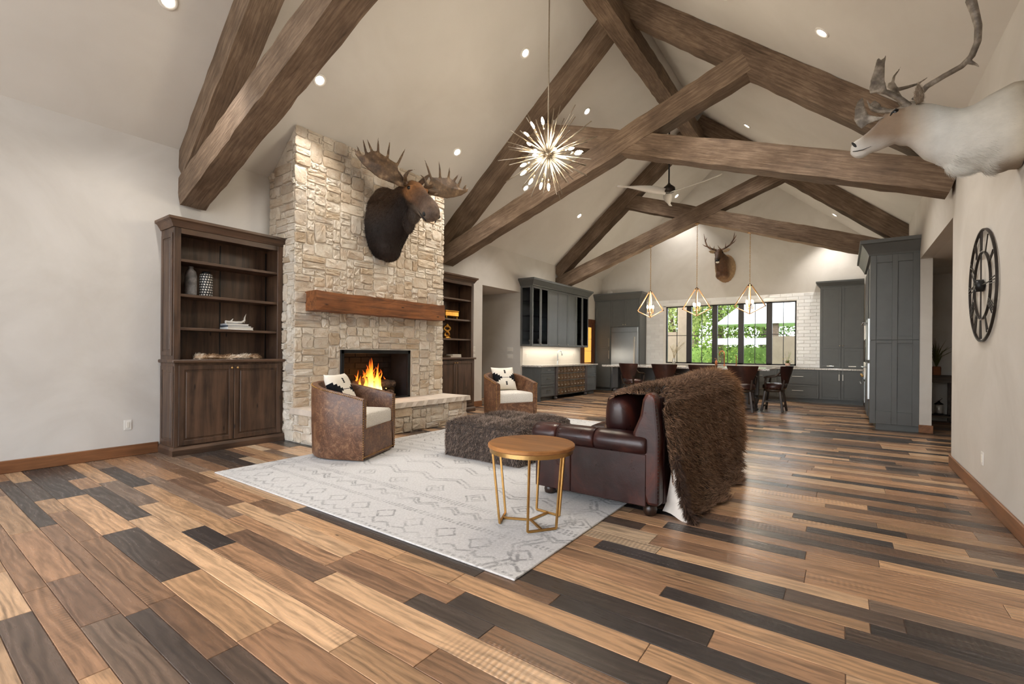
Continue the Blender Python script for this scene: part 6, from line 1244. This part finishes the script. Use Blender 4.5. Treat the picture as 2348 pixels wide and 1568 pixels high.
def pendant(x, label, ztop_):
    o = thing('cage_pendant', label, 'pendant light', (x, 12.19, 2.24), 0, 'cage pendants over the island'); T_, R_, Zm = .69, .33, .18
    c4 = [V((R_ * math.cos(a), R_ * math.sin(a), Zm)) for a in (.2, .2 + PI / 2, .2 + PI, .2 + 3 * PI / 2)]; t4 = [V((.03 * math.cos(a), .03 * math.sin(a), T_)) for a in (.2, .2 + PI / 2, .2 + PI, .2 + 3 * PI / 2)]
    for a, b in zip(t4, c4):
        m = MB(); m.bar(a, b, .028, .028, (0, 0, 1), .003); m.build('upper_arm', 'pendantmetal', o); m = MB(); m.bar(b, V((0, 0, 0)), .022, .022, (0, 0, 1), .002); m.build('lower_arm', 'pendantmetal', o); m = MB(); m.ell(b, (.018, .018, .018), None, 8, 6); m.build('corner_joint', 'iron', o, True)
    m = MB(); m.lathe([(.05, T_ - .03), (.035, T_), (.015, T_ + .03)], 14); m.build('cap', 'iron', o, True)
    m = MB(); m.tube([(0, 0, .12), (0, 0, T_)], .006, 6); m.build('centre_rod', 'pendantmetal', o)
    for k in range(4):
        a = k * PI / 2 + .7; p = V((.08 * math.cos(a), .08 * math.sin(a), .14)); m = MB(); m.tube([(0, 0, .14), p - ez * .02, p, p + ez * .1], .008, 6); ca_ = m.build('candle_arm', 'pendantmetal', o); m = MB(); m.lathe([(.008, .1), (.018, .13), (.018, .15), (.004, .19)], 10, p); m.build('bulb', 'bulb', ca_, True)
    m = MB(); H = ztop_ - 2.24; n = int((H - T_) / .055)
    for i in range(n):
        z0 = T_ + .02 + (H - T_ - .02) * i / n; h = (H - T_ - .02) / n * 1.25; d = ex if i % 2 else ey; w = d * .009; ring = [V((0, 0, z0 + h / 2)) + d * .011 * math.cos(t) + ez * h * .5 * math.sin(t) for t in [2 * PI * k / 8 for k in range(9)]]; m.tube(ring, .0035, 5)
    m.build('chain', 'gold', o, True); m = MB(); m.lathe([(.06, H - .012), (.06, H), (.02, H + .006)], 16); m.build('canopy', 'pendantmetal', o, True)
    ld = bpy.data.lights.new('pendant_glow', 'POINT'); ld.energy = 34; ld.color = (1, .88, .7); ld.shadow_soft_size = .1; lo = bpy.data.objects.new('pendant_glow', ld); COL.objects.link(lo); lo.parent = o; lo.location = (0, 0, .3)
pendant(-4.21, 'bronze cage pendant hung nearest the refrigerator end of the island', 4.15); pendant(-3.03, 'bronze cage pendant in the middle of the row, under the truss crossing', 4.56); pendant(-1.83, 'bronze cage pendant hung nearest the oven tower end of the island', 4.16)
# ---------------------------------------------------------------- garden beyond the kitchen window, bounce ground added at the front
MT['lawn'] = plain('lawn_grass', (104, 128, 62), .9, 0, .3, 4); MT['bounce_ground'] = plain('pale_bounce_ground', (196, 190, 180), .9, 0, .06, 2); MT['bark'] = plain('bark', (104, 88, 74), .9, 0, .25, 12, .6, .02)
MT['stucco'] = plain('tan_stucco', (150, 132, 114), .9, 0, .08, 5); MT['roofw'] = plain('white_roof', (226, 234, 236), .7, 0, .03, 6)
n_ = NT('tree_leaf'); MT['leaf'] = n_.done(n_.attr('hc'), .6, 0, None, .3); tr_ = n_.new('BsdfTranslucent'); ad_ = n_.new('MixShader'); ad_.inputs[0].default_value = .45; n_.put(tr_.inputs[0], n_.attr('hc')); n_.put(ad_.inputs[1], n_.b.outputs[0]); n_.put(ad_.inputs[2], tr_.outputs[0]); n_.put(n_.t.nodes['Material Output'].inputs[0], ad_.outputs[0])
m = MB(); m.box(-40, 30, YB + .3, 70, -.5, -.3); struct('ground_garden', m, 'lawn'); m = MB(); m.box(-40, 30, -60, YF - .3, -.4, -.15); struct('ground_bounce', m, 'bounce_ground')  # unseen pale ground at the front, added to bounce light indoors
def leaves(name, parent, cen, rad, n, size, c0, c1, sh=None):
    u = rng.normal(0, 1, (n, 3)); u /= np.linalg.norm(u, axis=1)[:, None]; P = np.asarray(cen) + u * np.asarray(rad) * (rng.random(n)[:, None] ** .45)
    d = rng.normal(0, 1, (n, 3)); d /= np.linalg.norm(d, axis=1)[:, None]; e = np.cross(d, rng.normal(0, 1, (n, 3))); e /= np.linalg.norm(e, axis=1)[:, None]; s = size * rng.uniform(.6, 1.3, n)[:, None]
    vs = np.stack([P - d * s, P + e * s * .5, P + d * s, P - e * s * .5], 1).reshape(-1, 3).astype(np.float32); me = bpy.data.meshes.new(name); me.vertices.add(4 * n); me.vertices.foreach_set('co', vs.ravel()); me.loops.add(4 * n); me.loops.foreach_set('vertex_index', np.arange(4 * n, dtype=np.int32)); me.polygons.add(n); me.polygons.foreach_set('loop_start', np.arange(0, 4 * n, 4, dtype=np.int32)); me.update(calc_edges=True)
    rv = rng.random(n); cc = np.ones((n, 4, 4), np.float32); cc[:, :, :3] = mixcols(c0, c1, rv)[:, None, :]; setcol(me, 'hc', cc.reshape(-1, 4)); o = ob(name, me, 'leaf', parent); o['kind'] = 'stuff'; return o
def tree(x, y, h, r_, label, c0, c1, n=5000, tr=.16, low=.2):
    o = thing('garden_tree', label, 'tree', (x, y, -.3), 0, 'trees in the garden beyond the window'); m = MB(); rr = random.Random(int(x * 10 + y)); pts = [(rr.uniform(-.1, .1) * i, rr.uniform(-.1, .1) * i, h * i / 6) for i in range(7)]; m.tube(pts, [tr * (1 - i * .12) for i in range(7)], 10)
    for k in range(6): a = rr.uniform(0, 6.3); b = V(pts[2 + k % 4]); m.tube([b, b + V((math.cos(a) * r_ * .4, math.sin(a) * r_ * .4, h * .12)), b + V((math.cos(a) * r_ * .8, math.sin(a) * r_ * .8, h * .2))], [tr * .4, tr * .25, .02], 6)
    m.build('trunk', 'bark', o, True)
    vs_ = []
    for k in range(1): leaves('foliage', o, (0, 0, h * (.5 + low / 2)), (r_, r_, h * (.5 - low / 2)), n, .075, c0, c1)
    return o
tree(-5.9, 20.0, 7, 1.7, 'slim-trunked tree with light yellow-green leaves behind the first window pane', (96, 112, 52), (206, 210, 140), 9000, .1, .3)
tree(-4.6, 22.5, 9, 2.3, 'bright green leafy tree with pale trunk behind the second window pane', (62, 84, 32), (176, 196, 104), 14000, .16, .12)
tree(-3.3, 26.0, 9, 2.4, 'deep green tree standing beyond the pavilion roof edge', (40, 62, 28), (124, 152, 78), 12000, .2, .1)
tree(-6.9, 27.5, 10, 3.2, 'broad dark green tree at the far garden edge', (44, 66, 32), (132, 156, 86), 9000, .25, .05)
tree(-.4, 29.5, 10, 3.0, 'tall olive green tree behind the pavilion roof', (52, 74, 36), (144, 168, 98), 9000, .25, .1)
tree(-10.5, 30.0, 10, 3.4, 'rounded mid green tree at the corner of the garden', (52, 74, 38), (146, 168, 100), 6000, .25, .05)
hg = thing('clipped_hedge', 'long clipped green hedge across the garden beyond the window', 'hedge', (-3, 25.2, -.3)); m = MB(); m.box(-7, 7, -.6, .6, 0, 1.9); m.build('body', 'lawn', hg)
u_ = rng.random((16000, 3)); vs0 = None; o = leaves('foliage', hg, (0, 0, .95), (7.2, .9, 1.25), 14000, .07, (70, 100, 40), (176, 196, 110))
pv = thing('garden_pavilion', 'open pavilion with white roof, dark posts and white fascia in the garden', 'pavilion', (-2.45, 21.0, -.3)); m = MB(); z0, z1 = 2.75, 4.0
m.hexa([(-1.75, -1.2, z0), (3, -1.2, z0), (3, 1.4, z0), (-1.75, 1.4, z0)], [(-.5, -.2, z1), (3, -.2, z1), (3, .2, z1), (-.5, .2, z1)]); m.build('roof', 'roofw', pv)
m = MB(); m.box(-1.7, 3, -1.1, -1.0, 1.95, 2.2); m.build('rail', 'roofw', pv)
for x in (.3, 2.8): m = MB(); m.box(x - .13, x + .13, -1.1, -.85, 0, z0); m.build('post', 'bark', pv)
gw = thing('garden_wall', 'tan stucco wing wall outside the vase end of the window', 'wall', (-6.1, 18.0, -.3)); m = MB(); m.box(-2.2, 1.33, 0, .25, 0, 2.4); m.box(.95, 1.33, -.02, .2, 0, 4.2, .01); m.build('panel', 'stucco', gw)
gw = thing('garden_wall', 'tan stucco wing wall outside the flower end of the window', 'wall', (-.55, 18.0, -.3)); m = MB(); m.box(-1.52, 1.4, 0, .25, 0, 2.2); m.build('panel', 'stucco', gw)
# ---------------------------------------------------------------- ceiling downlights
def downlight(x, y, label, watts=85):
    s = 1 if x < XC else -1; z = ZP + SL * (x - XL if x < XC else XR - x); nrm = V((SL * s, 0, -1)).normalized()
    o = thing('recessed_downlight', label, 'downlight', (x, y, z), 0, 'recessed downlights in the sloped ceiling')
    mb = MB(); mb.lathe([(.055, .002), (.062, .012), (.085, .014), (.09, .004), (.09, -.01), (.055, -.01)], 20, (0, 0, 0), nrm); mb.build('trim_ring', 'trimwhite', o, True)
    mb = MB(); mb.lathe([(.0, .003), (.056, .003), (.056, -.006), (.0, -.006)], 20, (0, 0, 0), nrm); mb.build('lens', 'lens', o)
    ld = bpy.data.lights.new('downlight_lamp', 'SPOT'); ld.energy = watts; ld.color = (1, .96, .91); ld.spot_size = math.radians(96); ld.spot_blend = .8; ld.shadow_soft_size = .06
    lo = bpy.data.objects.new('downlight_lamp', ld); COL.objects.link(lo); lo.parent = o; lo.location = nrm * .03
    return o
# only the lamps the photograph shows
LOW_F, HIGH_F, HIGH_C, LOW_C = (-5.79, 'low on the fireplace-side slope'), (-4.3, 'high on the fireplace-side slope'), (-1.75, 'high on the clock-side slope'), (-.23, 'low on the clock-side slope')
for y, wh, row in ((1.84, 'ahead of the bookcase truss', (LOW_F,)), (3.57, 'above the hearth chair', (LOW_F,)), (6.31, 'before the middle truss', (LOW_F, HIGH_F, (-1.28, HIGH_C[1]), LOW_C)), (8.56, 'beyond the middle truss', (LOW_F, HIGH_F, LOW_C)), (11.12, 'before the pendant truss', (LOW_F, HIGH_F, HIGH_C)), (14.77, 'by the gable wall', (HIGH_F, LOW_C))):
    for x, wx in row: downlight(x, y, 'round white recessed downlight %s, %s' % (wx, wh), 120)
